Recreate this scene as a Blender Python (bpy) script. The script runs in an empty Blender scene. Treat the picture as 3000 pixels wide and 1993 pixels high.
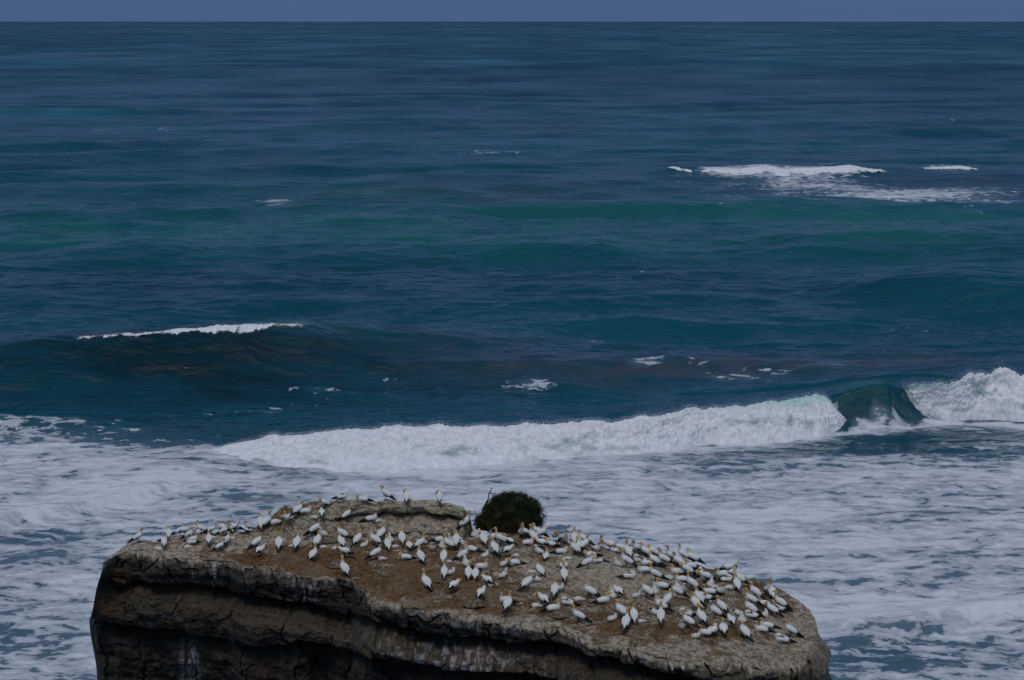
import bpy, bmesh, math, random
import numpy as np
from mathutils import Vector, Matrix
from mathutils.bvhtree import BVHTree

R = math.radians
SC = bpy.context.scene
COL = SC.collection

# ------------------------------------------------------------------ camera
F = 5200.0            # focal length in pixels of the 3000 px wide photograph
CAMZ = 50.0
PITCH = math.atan((996.5 - 53.0) / F)
cp, sp = math.cos(PITCH), math.sin(PITCH)
cam_d = bpy.data.cameras.new('camera')
cam_d.sensor_width = 36.0
cam_d.lens = 36.0 * F / 3000.0
cam_d.clip_start = 0.5
cam_d.clip_end = 60000.0
cam = bpy.data.objects.new('camera', cam_d)
cam.location = (0, 0, CAMZ)
cam.rotation_euler = (math.pi / 2 - PITCH, 0, 0)
COL.objects.link(cam)
SC.camera = cam

# ------------------------------------------------------------------ world: overcast sky
SUN_EL, SUN_AZ = 62.0, 160.0       # azimuth measured from the view direction towards the left
W = bpy.data.worlds.new('World')
SC.world = W
W.use_nodes = True
nt = W.node_tree
for n in list(nt.nodes):
    nt.nodes.remove(n)
out = nt.nodes.new('ShaderNodeOutputWorld')
bg = nt.nodes.new('ShaderNodeBackground')
bg.inputs['Strength'].default_value = 0.10
sky = nt.nodes.new('ShaderNodeTexSky')
sky.sky_type = 'NISHITA'
sky.sun_disc = False
sky.sun_elevation = R(SUN_EL)
sky.sun_rotation = R(-SUN_AZ)
sky.air_density = 1.0
sky.dust_density = 1.0
sky.ozone_density = 3.0
tc = nt.nodes.new('ShaderNodeTexCoord')
sep = nt.nodes.new('ShaderNodeSeparateXYZ')
nt.links.new(tc.outputs['Generated'], sep.inputs[0])
ramp = nt.nodes.new('ShaderNodeValToRGB')      # cloud layer: dull at the horizon, brighter overhead
cr = ramp.color_ramp
cr.elements[0].position = 0.0
cr.elements[0].color = (0.062, 0.111, 0.245, 1)
cr.elements[1].position = 1.0
cr.elements[1].color = (0.88, 0.90, 0.95, 1)
for pos_, c_ in ((0.15, (0.040, 0.094, 0.200)), (0.45, (0.050, 0.125, 0.250)), (0.72, (0.085, 0.18, 0.31)), (0.86, (0.55, 0.60, 0.72))):
    e = cr.elements.new(pos_); e.color = (*c_, 1)
dt = nt.nodes.new('ShaderNodeVectorMath'); dt.operation = 'DOT_PRODUCT'      # bright cloud added overhead and inland, out of view, to keep wave reflections dark
dt.inputs[1].default_value = (0.08, -0.30, 0.95)
nt.links.new(tc.outputs['Generated'], dt.inputs[0])
nt.links.new(dt.outputs['Value'], ramp.inputs[0])
cn = nt.nodes.new('ShaderNodeTexNoise')
cn.inputs['Scale'].default_value = 2.2
cn.inputs['Detail'].default_value = 5
nt.links.new(tc.outputs['Generated'], cn.inputs['Vector'])
cm = nt.nodes.new('ShaderNodeMapRange')
cm.inputs['To Min'].default_value = 8.2
cm.inputs['To Max'].default_value = 11.6
nt.links.new(cn.outputs['Fac'], cm.inputs['Value'])
sc_ = nt.nodes.new('ShaderNodeVectorMath'); sc_.operation = 'SCALE'
nt.links.new(ramp.outputs[0], sc_.inputs[0]); nt.links.new(cm.outputs[0], sc_.inputs['Scale'])
mx = nt.nodes.new('ShaderNodeMix'); mx.data_type = 'RGBA'
mx.inputs[0].default_value = 0.97             # how much of the blue sky the cloud covers
nt.links.new(sky.outputs[0], mx.inputs[6]); nt.links.new(sc_.outputs[0], mx.inputs[7])
nt.links.new(mx.outputs[2], bg.inputs['Color'])
nt.links.new(bg.outputs[0], out.inputs[0])

sd = bpy.data.lights.new('sun', 'SUN')
sd.energy = 0.65
sd.angle = R(18)
sd.color = (1.0, 0.97, 0.94)
sun = bpy.data.objects.new('sun', sd)
dv = Vector((-math.sin(R(SUN_AZ)) * math.cos(R(SUN_EL)), math.cos(R(SUN_AZ)) * math.cos(R(SUN_EL)), math.sin(R(SUN_EL))))
sun.rotation_euler = dv.to_track_quat('Z', 'Y').to_euler()
sun.location = (0, 60, 90)
COL.objects.link(sun)

SC.view_settings.view_transform = 'Standard'
SC.view_settings.look = 'None'
SC.view_settings.exposure = 0.0
SC.view_settings.gamma = 1.0
SC.view_settings.use_curve_mapping = False

# ------------------------------------------------------------------ projection helpers (photo pixel <-> world)
def unproj(px, py, z):
    """point on the horizontal plane z seen at photo pixel (px, py)"""
    px = np.asarray(px, float); py = np.asarray(py, float); z = np.asarray(z, float)
    up = -(py - 996.5) / F
    dy = cp + up * sp
    dz = -sp + up * cp
    s = (z - CAMZ) / dz
    return (px - 1500.0) / F * s, dy * s, z + 0 * s

def proj(x, y, z):
    s = y * cp + (CAMZ - z) * sp
    u = y * sp - (CAMZ - z) * cp
    return 1500.0 + F * x / s, 996.5 - F * u / s

def depth_of(py, z):
    up = -(np.asarray(py, float) - 996.5) / F
    return (cp + up * sp) * (z - CAMZ) / (-sp + up * cp)

def x_of(px, y, z):
    return (px - 1500.0) / F * (y * cp + (CAMZ - z) * sp)

# ------------------------------------------------------------------ noise
_rs = np.random.RandomState(7)
_P = _rs.permutation(4096).astype(np.int64)
_G = _rs.uniform(-1, 1, (4096, 3)); _G /= np.linalg.norm(_G, axis=1)[:, None]
_U = _rs.uniform(0, 1, (4096, 3))

def _h(i, j, k=0, seed=0):
    return _P[(_P[(_P[(i + seed * 57) & 4095] + j) & 4095] + k) & 4095]

def noise3(x, y, z, seed=0):
    x, y, z = np.broadcast_arrays(x, y, z)
    xi = np.floor(x).astype(np.int64); yi = np.floor(y).astype(np.int64); zi = np.floor(z).astype(np.int64)
    xf = x - xi; yf = y - yi; zf = z - zi
    f = lambda t: t * t * t * (t * (t * 6 - 15) + 10)
    u, v, w = f(xf), f(yf), f(zf)
    r = 0
    for a in (0, 1):
        wa = u if a else 1 - u
        for b in (0, 1):
            wb = v if b else 1 - v
            for c in (0, 1):
                g = _G[_h(xi + a, yi + b, zi + c, seed)]
                r = r + wa * wb * (w if c else 1 - w) * (g[..., 0] * (xf - a) + g[..., 1] * (yf - b) + g[..., 2] * (zf - c))
    return r * 1.5

def noise2(x, y, seed=0):
    x, y = np.broadcast_arrays(x, y)
    xi = np.floor(x).astype(np.int64); yi = np.floor(y).astype(np.int64)
    xf = x - xi; yf = y - yi
    f = lambda t: t * t * t * (t * (t * 6 - 15) + 10)
    u, v = f(xf), f(yf)
    r = 0
    for a in (0, 1):
        wa = u if a else 1 - u
        for b in (0, 1):
            g = _G[_h(xi + a, yi + b, 0, seed)]
            r = r + wa * (v if b else 1 - v) * (g[..., 0] * (xf - a) + g[..., 1] * (yf - b))
    return r * 1.7

def fbm2(x, y, o=4, seed=0, g=0.5):
    r = 0; a = 1.0
    for i in range(o):
        r = r + a * noise2(x, y, seed + i); x = x * 2.03 + 3.1; y = y * 2.03 + 1.7; a *= g
    return r

def fbm3(x, y, z, o=4, seed=0, g=0.5):
    r = 0; a = 1.0
    for i in range(o):
        r = r + a * noise3(x, y, z, seed + i); x = x * 2.03 + 3.1; y = y * 2.03 + 1.7; z = z * 2.03 + 5.3; a *= g
    return r

def cells(x, y, seed=0):
    """cell value and edge distance of a jittered grid of blocks"""
    xi = np.floor(x).astype(np.int64); yi = np.floor(y).astype(np.int64)
    d1 = np.full(x.shape, 9.0); d2 = np.full(x.shape, 9.0); val = np.zeros(x.shape); tx = np.zeros(x.shape); ty = np.zeros(x.shape)
    for a in (-1, 0, 1):
        for b in (-1, 0, 1):
            h = _h(xi + a, yi + b, 3, seed)
            cx = xi + a + 0.1 + 0.8 * _U[h, 0]; cy = yi + b + 0.1 + 0.8 * _U[h, 1]
            d = np.hypot(x - cx, y - cy)
            near = d < d1
            d2 = np.where(near, d1, np.minimum(d2, d))
            val = np.where(near, _U[h, 2], val)
            tx = np.where(near, x - cx, tx); ty = np.where(near, y - cy, ty)
            d1 = np.where(near, d, d1)
    return val, d2 - d1, tx, ty

def sstep(a, b, x):
    t = np.clip((x - a) / (b - a), 0, 1)
    return t * t * (3 - 2 * t)

# ------------------------------------------------------------------ mesh / object helpers
def grid_mesh(name, V, mat, attrs=None, smooth=True, parent=None):
    nr, nc = V.shape[:2]
    me = bpy.data.meshes.new(name)
    me.vertices.add(nr * nc)
    me.vertices.foreach_set('co', V.reshape(-1).astype(np.float32))
    idx = np.arange(nr * nc).reshape(nr, nc)
    q = np.stack([idx[:-1, :-1], idx[:-1, 1:], idx[1:, 1:], idx[1:, :-1]], -1).reshape(-1, 4)
    n = len(q)
    me.loops.add(n * 4); me.loops.foreach_set('vertex_index', q.reshape(-1).astype(np.int32))
    me.polygons.add(n)
    me.polygons.foreach_set('loop_start', (np.arange(n) * 4).astype(np.int32))
    me.polygons.foreach_set('loop_total', np.full(n, 4, np.int32))
    me.update(calc_edges=True)
    if smooth:
        me.polygons.foreach_set('use_smooth', np.ones(n, bool))
    for k, a in (attrs or {}).items():
        at = me.attributes.new(k, 'FLOAT', 'POINT')
        at.data.foreach_set('value', a.reshape(-1).astype(np.float32))
    me.materials.append(mat)
    return link(name, me, parent)

def face_mesh(name, verts, faces, mat, smooth=True, attrs=None):
    me = bpy.data.meshes.new(name)
    me.from_pydata([tuple(v) for v in verts], [], faces)
    if smooth:
        me.polygons.foreach_set('use_smooth', np.ones(len(me.polygons), bool))
    for k, a in (attrs or {}).items():
        at = me.attributes.new(k, 'FLOAT', 'POINT')
        at.data.foreach_set('value', np.asarray(a, np.float32))
    me.materials.append(mat)
    return me

def link(name, me, parent=None):
    o = bpy.data.objects.new(name, me)
    COL.objects.link(o)
    if parent: o.parent = parent
    return o

def tag(o, label=None, cat=None, group=None, kind=None):
    if label: o['label'] = label
    if cat: o['category'] = cat
    if group: o['group'] = group
    if kind: o['kind'] = kind
    return o

class NT:
    """small node-graph helper"""
    def __init__(s, name):
        s.m = bpy.data.materials.new(name); s.m.use_nodes = True
        s.t = s.m.node_tree
        for n in list(s.t.nodes): s.t.nodes.remove(n)
        s.out = s.t.nodes.new('ShaderNodeOutputMaterial')
        s.b = s.t.nodes.new('ShaderNodeBsdfPrincipled')
        s.t.links.new(s.b.outputs[0], s.out.inputs[0])
    def put(s, inp, v):
        if isinstance(v, bpy.types.NodeSocket): s.t.links.new(v, inp)
        elif isinstance(v, (tuple, list)) and len(v) == 3 and inp.type == 'RGBA': inp.default_value = (*v, 1)
        else: inp.default_value = v
    def attr(s, n):
        a = s.t.nodes.new('ShaderNodeAttribute'); a.attribute_name = n; return a.outputs['Fac']
    def pos(s):
        return s.t.nodes.new('ShaderNodeNewGeometry').outputs['Position']
    def nrm(s):
        return s.t.nodes.new('ShaderNodeNewGeometry').outputs['Normal']
    def objc(s):
        return s.t.nodes.new('ShaderNodeTexCoord').outputs['Object']
    def scale(s, v, sc):
        n = s.t.nodes.new('ShaderNodeMapping'); s.put(n.inputs['Vector'], v); n.inputs['Scale'].default_value = sc; return n.outputs[0]
    def noise(s, v, scale, detail=3, rough=0.5, dist=0.0):
        n = s.t.nodes.new('ShaderNodeTexNoise'); s.put(n.inputs['Vector'], v)
        n.inputs['Scale'].default_value = scale; n.inputs['Detail'].default_value = detail
        n.inputs['Roughness'].default_value = rough; n.inputs['Distortion'].default_value = dist
        return n.outputs['Fac']
    def noisec(s, v, scale, detail=2):
        n = s.t.nodes.new('ShaderNodeTexNoise'); s.put(n.inputs['Vector'], v)
        n.inputs['Scale'].default_value = scale; n.inputs['Detail'].default_value = detail
        return n.outputs['Color']
    def voro(s, v, scale, feature='F1'):
        n = s.t.nodes.new('ShaderNodeTexVoronoi'); n.feature = feature; s.put(n.inputs['Vector'], v)
        n.inputs['Scale'].default_value = scale
        return n.outputs['Distance']
    def math(s, op, a, b=0.0, c=None, clamp=False):
        n = s.t.nodes.new('ShaderNodeMath'); n.operation = op; n.use_clamp = clamp
        s.put(n.inputs[0], a); s.put(n.inputs[1], b)
        if c is not None: s.put(n.inputs[2], c)
        return n.outputs[0]
    def rng(s, v, a, b, c=0.0, d=1.0, smooth=True):
        n = s.t.nodes.new('ShaderNodeMapRange'); n.interpolation_type = 'SMOOTHSTEP' if smooth else 'LINEAR'
        s.put(n.inputs['Value'], v); s.put(n.inputs['From Min'], a); s.put(n.inputs['From Max'], b)
        s.put(n.inputs['To Min'], c); s.put(n.inputs['To Max'], d)
        return n.outputs[0]
    def mix(s, f, a, b):
        n = s.t.nodes.new('ShaderNodeMix'); n.data_type = 'RGBA'
        s.put(n.inputs[0], f); s.put(n.inputs[6], a); s.put(n.inputs[7], b)
        return n.outputs[2]
    def vadd(s, a, b, op='ADD'):
        n = s.t.nodes.new('ShaderNodeVectorMath'); n.operation = op
        s.put(n.inputs[0], a); s.put(n.inputs[1], b); return n.outputs[0]
    def vscale(s, a, k):
        n = s.t.nodes.new('ShaderNodeVectorMath'); n.operation = 'SCALE'
        s.put(n.inputs[0], a); s.put(n.inputs['Scale'], k); return n.outputs[0]
    def sepz(s, v, i=2):
        n = s.t.nodes.new('ShaderNodeSeparateXYZ'); s.put(n.inputs[0], v); return n.outputs[i]
    def bump(s, h, strength=1.0, dist=0.1, normal=None):
        n = s.t.nodes.new('ShaderNodeBump'); s.put(n.inputs['Height'], h); s.put(n.inputs['Strength'], strength)
        s.put(n.inputs['Distance'], dist)
        if normal is not None: s.put(n.inputs['Normal'], normal)
        return n.outputs[0]
    def fin(s, color, rough=0.8, normal=None, spec=0.5, **kw):
        s.put(s.b.inputs['Base Color'], color); s.put(s.b.inputs['Roughness'], rough)
        s.put(s.b.inputs['Specular IOR Level'], spec)
        if normal is not None: s.put(s.b.inputs['Normal'], normal)
        for k, v in kw.items(): s.put(s.b.inputs[k.replace('_', ' ')], v)
        return s.m

# ------------------------------------------------------------------ materials
def mat_sea():
    s = NT('sea_water')
    p = s.pos()
    foam = s.attr('foam'); teal = s.attr('teal'); green = s.attr('green'); silt = s.attr('silt'); dark = s.attr('deep_shade')
    # body colour of the water, plus light and shade painted on wave faces
    deep = s.mix(s.rng(s.noise(s.scale(p, (1 / 160., 1 / 60., 0)), 1.0, 4), 0.35, 0.65), (0.0008, 0.050, 0.078), (0.0012, 0.070, 0.098))
    c = s.mix(dark, deep, (0.0002, 0.018, 0.024))
    c = s.mix(teal, c, (0.001, 0.155, 0.190))
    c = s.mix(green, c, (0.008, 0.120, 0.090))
    c = s.mix(silt, c, (0.058, 0.060, 0.072))
    g1 = s.noise(s.scale(p, (1 / 140., 1 / 240., 0)), 1.0, 5, 0.62)
    g2 = s.noise(s.scale(p, (1 / 800., 1 / 1500., 0)), 1.0, 4, 0.6)
    gust = s.math('ADD', s.math('MULTIPLY', g1, 0.55), s.math('MULTIPLY', g2, 0.45))
    c = s.mix(s.math('MULTIPLY', s.attr('chop'), s.rng(gust, 0.40, 0.62, 0.0, 0.75)), c, (0.0008, 0.024, 0.055))
    # foam lace
    w = s.vadd(p, s.vscale(s.vadd(s.noisec(p, 0.35, 3), (0.5, 0.5, 0.5), 'SUBTRACT'), 2.6))
    w = s.vadd(w, s.vscale(s.vadd(s.noisec(p, 1.7, 2), (0.5, 0.5, 0.5), 'SUBTRACT'), 0.55))
    wl = s.scale(w, (0.50, 1.0, 0.6))
    lace = s.voro(wl, 0.62, 'DISTANCE_TO_EDGE')
    lace2 = s.voro(wl, 1.7, 'DISTANCE_TO_EDGE')
    n1 = s.noise(s.scale(w, (0.34, 0.68, 0.3)), 1.0, 5, 0.58)
    n2 = s.noise(s.scale(p, (0.06, 0.16, 0.1)), 1.0, 3, 0.5)
    # value: high where the foam holds together, low in the holes
    v = s.math('MULTIPLY_ADD', lace, -0.62, 0.72)
    v = s.math('ADD', v, s.math('MULTIPLY', lace2, -0.38))
    v = s.math('ADD', v, s.math('MULTIPLY_ADD', n1, 1.9, -0.95))
    v = s.math('ADD', v, s.math('MULTIPLY_ADD', n2, 1.3, -0.65))
    thr = s.math('MULTIPLY_ADD', foam, -1.28, 1.30)
    mask = s.rng(s.math('SUBTRACT', v, thr), -0.05, 0.10)
    mask = s.math('MULTIPLY', mask, s.rng(foam, 0.0, 0.06))
    thick = s.rng(s.math('SUBTRACT', v, thr), 0.0, 0.62)
    milky = s.math('MULTIPLY', s.rng(foam, 0.3, 0.75), 0.75)
    c2 = s.mix(milky, c, (0.135, 0.195, 0.235))
    fine = s.noise(s.scale(w, (0.7, 1.1, 1.0)), 2.4, 4, 0.65)
    thick = s.math('ADD', thick, s.math('MULTIPLY_ADD', fine, 0.9, -0.45), clamp=True)
    fc = s.mix(thick, (0.38, 0.41, 0.46), (0.68, 0.69, 0.73))
    col = s.mix(mask, c2, fc)
    # ripples
    pr = s.scale(p, (0.55, 1.0, 1.0))
    h = s.noise(pr, 0.16, 4, 0.48)
    h2 = s.noise(s.scale(p, (0.5, 1.0, 1.0)), 1.4, 2, 0.5)
    h3 = s.noise(s.scale(p, (0.45, 1.0, 1.0)), 0.42, 2, 0.5)
    hh = s.math('ADD', s.math('ADD', s.math('MULTIPLY', h, 1.6), s.math('MULTIPLY', h3, 0.95)), s.math('MULTIPLY', h2, 0.16))
    hh = s.math('ADD', hh, s.math('MULTIPLY', s.math('MULTIPLY', mask, thick), 0.12))
    nb = s.bump(hh, 1.0, 0.62)
    rough = s.math('ADD', s.math('MULTIPLY_ADD', mask, 0.62, 0.07), s.math('MULTIPLY', s.attr('chop'), s.rng(gust, 0.38, 0.60, 0.15, 0.36)))
    spec = s.math('MULTIPLY_ADD', mask, -0.32, 0.38)
    return s.fin(col, rough, nb, spec, IOR=1.33)

def mat_foam():
    s = NT('breaker_foam')
    p = s.pos()
    n = s.noise(p, 1.1, 6, 0.65)
    n2 = s.noise(s.scale(p, (0.5, 0.5, 1.6)), 0.45, 4, 0.55)
    c = s.mix(s.rng(n, 0.35, 0.62), (0.70, 0.71, 0.735), (0.86, 0.86, 0.87))
    c = s.mix(s.math('MULTIPLY', s.rng(n2, 0.52, 0.72), s.attr('wet')), c, (0.30, 0.40, 0.40))
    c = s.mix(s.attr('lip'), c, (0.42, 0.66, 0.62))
    nb = s.bump(s.math('ADD', s.noise(p, 2.2, 6, 0.7), s.math('MULTIPLY', n2, 1.2)), 0.5, 0.3)
    q = s.vadd(p, s.vscale(s.vadd(s.noisec(p, 1.2, 3), (0.5, 0.5, 0.5), 'SUBTRACT'), 1.2))
    hole = s.math('ADD', s.noise(s.vscale(q, s.attr('grain')), 1.0, 6, 0.7), s.math('MULTIPLY', s.attr('cover'), 0.75))
    al = s.rng(hole, 0.62, 0.84)
    m = s.fin(c, 0.9, nb, 0.1)
    tr = s.t.nodes.new('ShaderNodeBsdfTransparent')
    ms = s.t.nodes.new('ShaderNodeMixShader')
    s.t.links.new(al, ms.inputs[0]); s.t.links.new(tr.outputs[0], ms.inputs[1]); s.t.links.new(s.b.outputs[0], ms.inputs[2])
    s.t.links.new(ms.outputs[0], s.out.inputs[0])
    return m

def mat_rock():
    s = NT('weathered_rock')
    p = s.pos()
    top = s.attr('top'); guano = s.attr('guano'); ochre = s.attr('ochre'); streak = s.attr('streak'); pale = s.attr('pale'); ledge = s.attr('ledge')
    nb_ = s.noise(p, 0.9, 6, 0.6); nf = s.noise(p, 7.0, 6, 0.7); ng = s.noise(p, 24.0, 4, 0.7)
    # top crust: trampled brown soil with pale droppings
    soil = s.mix(s.rng(nf, 0.36, 0.62), (0.070, 0.038, 0.016), (0.190, 0.112, 0.054))
    soil = s.mix(s.rng(nb_, 0.40, 0.62), soil, s.mix(s.rng(ng, 0.35, 0.65), (0.100, 0.062, 0.032), (0.270, 0.190, 0.112)))
    och = s.mix(s.rng(nf, 0.4, 0.6), (0.080, 0.034, 0.011), (0.215, 0.108, 0.040))
    soil = s.mix(s.math('MULTIPLY', ochre, s.rng(s.noise(p, 1.6, 4), 0.40, 0.62)), soil, och)
    st = s.scale(p, (1.0, 1.7, 1.0))
    gn = s.math('ADD', s.noise(st, 1.1, 8, 0.68, 0.4), s.math('MULTIPLY_ADD', ng, 0.30, -0.15))
    gm = s.rng(s.math('ADD', gn, s.math('MULTIPLY_ADD', guano, 0.46, -0.195)), 0.50, 0.61)
    white = s.mix(s.rng(ng, 0.38, 0.6), (0.30, 0.235, 0.165), (0.62, 0.56, 0.47))
    paler = s.mix(s.rng(nf, 0.36, 0.6), (0.19, 0.142, 0.085), (0.50, 0.42, 0.29))
    soil = s.mix(pale, soil, paler)
    specks = s.rng(s.voro(p, 6.5), 0.17, 0.08)
    specks = s.math('MULTIPLY', specks, s.rng(s.noise(p, 2.5, 3), 0.45, 0.6))
    gm = s.math('MULTIPLY', gm, s.rng(s.noise(p, 5.5, 5, 0.75), 0.40, 0.56))
    tcol = s.mix(s.math('MULTIPLY', gm, 0.85), soil, white)
    tcol = s.mix(s.math('MULTIPLY', specks, 0.8), tcol, (0.62, 0.56, 0.48))
    # cliff rock: dark bedded conglomerate
    bed = s.noise(s.scale(p, (0.35, 0.35, 2.6)), 1.3, 6, 0.6, 0.3)
    ck = s.mix(s.rng(bed, 0.38, 0.62), (0.018, 0.015, 0.011), (0.050, 0.041, 0.030))
    ck = s.mix(s.rng(s.noise(p, 3.2, 6, 0.7), 0.47, 0.66), ck, (0.084, 0.070, 0.052))
    ck = s.mix(s.math('MULTIPLY', s.rng(s.noise(p, 0.55, 4), 0.52, 0.66), 0.55), ck, (0.070, 0.036, 0.020))
    ck = s.mix(s.math('MULTIPLY', s.rng(s.noise(p, 0.8, 4), 0.56, 0.68), 0.5), ck, (0.040, 0.046, 0.018))
    ck = s.mix(s.math('MULTIPLY', ledge, s.rng(nf, 0.38, 0.6)), ck, (0.135, 0.098, 0.062))
    sn = s.noise(s.scale(p, (5.5, 2.0, 0.42)), 1.0, 6, 0.65, 0.25)
    sm = s.math('MULTIPLY', streak, s.rng(sn, 0.46, 0.66))
    ck = s.mix(sm, ck, (0.50, 0.46, 0.46))
    col = s.mix(top, ck, tcol)
    hh = s.math('ADD', s.math('MULTIPLY', nf, 0.5), s.math('MULTIPLY', ng, 0.22))
    hh = s.math('ADD', hh, s.math('MULTIPLY', s.noise(s.scale(p, (1, 1, 2.5)), 2.3, 6, 0.65), 1.0))
    return s.fin(col, 0.92, s.bump(hh, 0.9, 0.16), 0.2)

def mat_body():
    s = NT('gannet_plumage')
    g = s.attr('gold'); d = s.attr('dark')
    n = s.noise(s.objc(), 26, 3)
    c = s.mix(s.rng(n, 0.3, 0.7), (0.66, 0.64, 0.60), (0.76, 0.74, 0.71))
    oi = s.t.nodes.new('ShaderNodeObjectInfo').outputs['Random']
    gold = s.mix(oi, (0.52, 0.24, 0.045), (0.60, 0.36, 0.11))
    c = s.mix(g, c, gold)
    c = s.mix(d, c, (0.012, 0.012, 0.014))
    return s.fin(c, 0.8, s.bump(n, 0.3, 0.01), 0.2)

def mat_plain(name, a, b, scale=20, rough=0.8, spec=0.3, detail=4):
    s = NT(name)
    n = s.noise(s.objc(), scale, detail, 0.6)
    return s.fin(s.mix(s.rng(n, 0.35, 0.65), a, b), rough, s.bump(n, 0.4, 0.01), spec)

def mat_attr2(name, attr, a, b):
    s = NT(name)
    n = s.noise(s.objc(), 40, 3)
    c = s.mix(s.attr(attr), a, b)
    return s.fin(c, 0.8, s.bump(n, 0.25, 0.008), 0.2)

def mat_leaf():
    s = NT('shrub_leaves')
    oi = s.noise(s.pos(), 2.6, 4, 0.6)
    c = s.mix(s.rng(oi, 0.38, 0.62), (0.008, 0.011, 0.005), (0.030, 0.044, 0.012))
    c = s.mix(s.attr('dry'), c, (0.045, 0.028, 0.014))
    return s.fin(c, 0.7, None, 0.2)

def mat_spray():
    s = NT('spray_drops')
    s.fin((0.9, 0.9, 0.91), 0.8, None, 0.1)
    tr = s.t.nodes.new('ShaderNodeBsdfTranslucent'); tr.inputs[0].default_value = (0.95, 0.95, 0.96, 1)
    mx_ = s.t.nodes.new('ShaderNodeMixShader'); mx_.inputs[0].default_value = 0.5
    s.t.links.new(s.b.outputs[0], mx_.inputs[1]); s.t.links.new(tr.outputs[0], mx_.inputs[2]); s.t.links.new(mx_.outputs[0], s.out.inputs[0])
    return s.m
M_SPRAY = mat_spray()
M_SEA = mat_sea(); M_FOAM = mat_foam(); M_ROCK = mat_rock(); M_BODY = mat_body()
M_WING = mat_attr2('wing_feathers', 'dark', (0.74, 0.725, 0.70), (0.013, 0.012, 0.013))
M_BILL = mat_plain('bill_horn', (0.16, 0.20, 0.25), (0.26, 0.30, 0.35), 30, 0.5)
M_LEG = mat_plain('leg_skin', (0.015, 0.016, 0.016), (0.03, 0.03, 0.03), 30, 0.6)
M_TAIL = mat_attr2('tail_feathers', 'dark', (0.74, 0.73, 0.70), (0.014, 0.013, 0.013))
M_DOWN = mat_attr2('chick_down', 'dark', (0.62, 0.59, 0.54), (0.03, 0.03, 0.035))
M_DOWNB = mat_plain('chick_bill_skin', (0.02, 0.02, 0.025), (0.04, 0.04, 0.045), 30, 0.6)
M_LEAF = mat_leaf()
M_TWIG = mat_plain('dead_wood', (0.018, 0.014, 0.011), (0.05, 0.04, 0.032), 25, 0.85)
M_NEST = mat_plain('nest_mud_and_seaweed', (0.055, 0.036, 0.022), (0.24, 0.19, 0.13), 14, 0.95, 0.1, 7)

# ------------------------------------------------------------------ the sea
def img_line(pts, H):
    """crest line given in photo pixels at wave height H -> world x, world y, heights"""
    px = np.array([p[0] for p in pts], float); py = np.array([p[1] for p in pts], float)
    Hh = np.array([p[2] for p in pts], float) if len(pts[0]) > 2 else np.full(len(px), H)
    x, y, _ = unproj(px, py, Hh)
    return x, y, Hh

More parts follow.
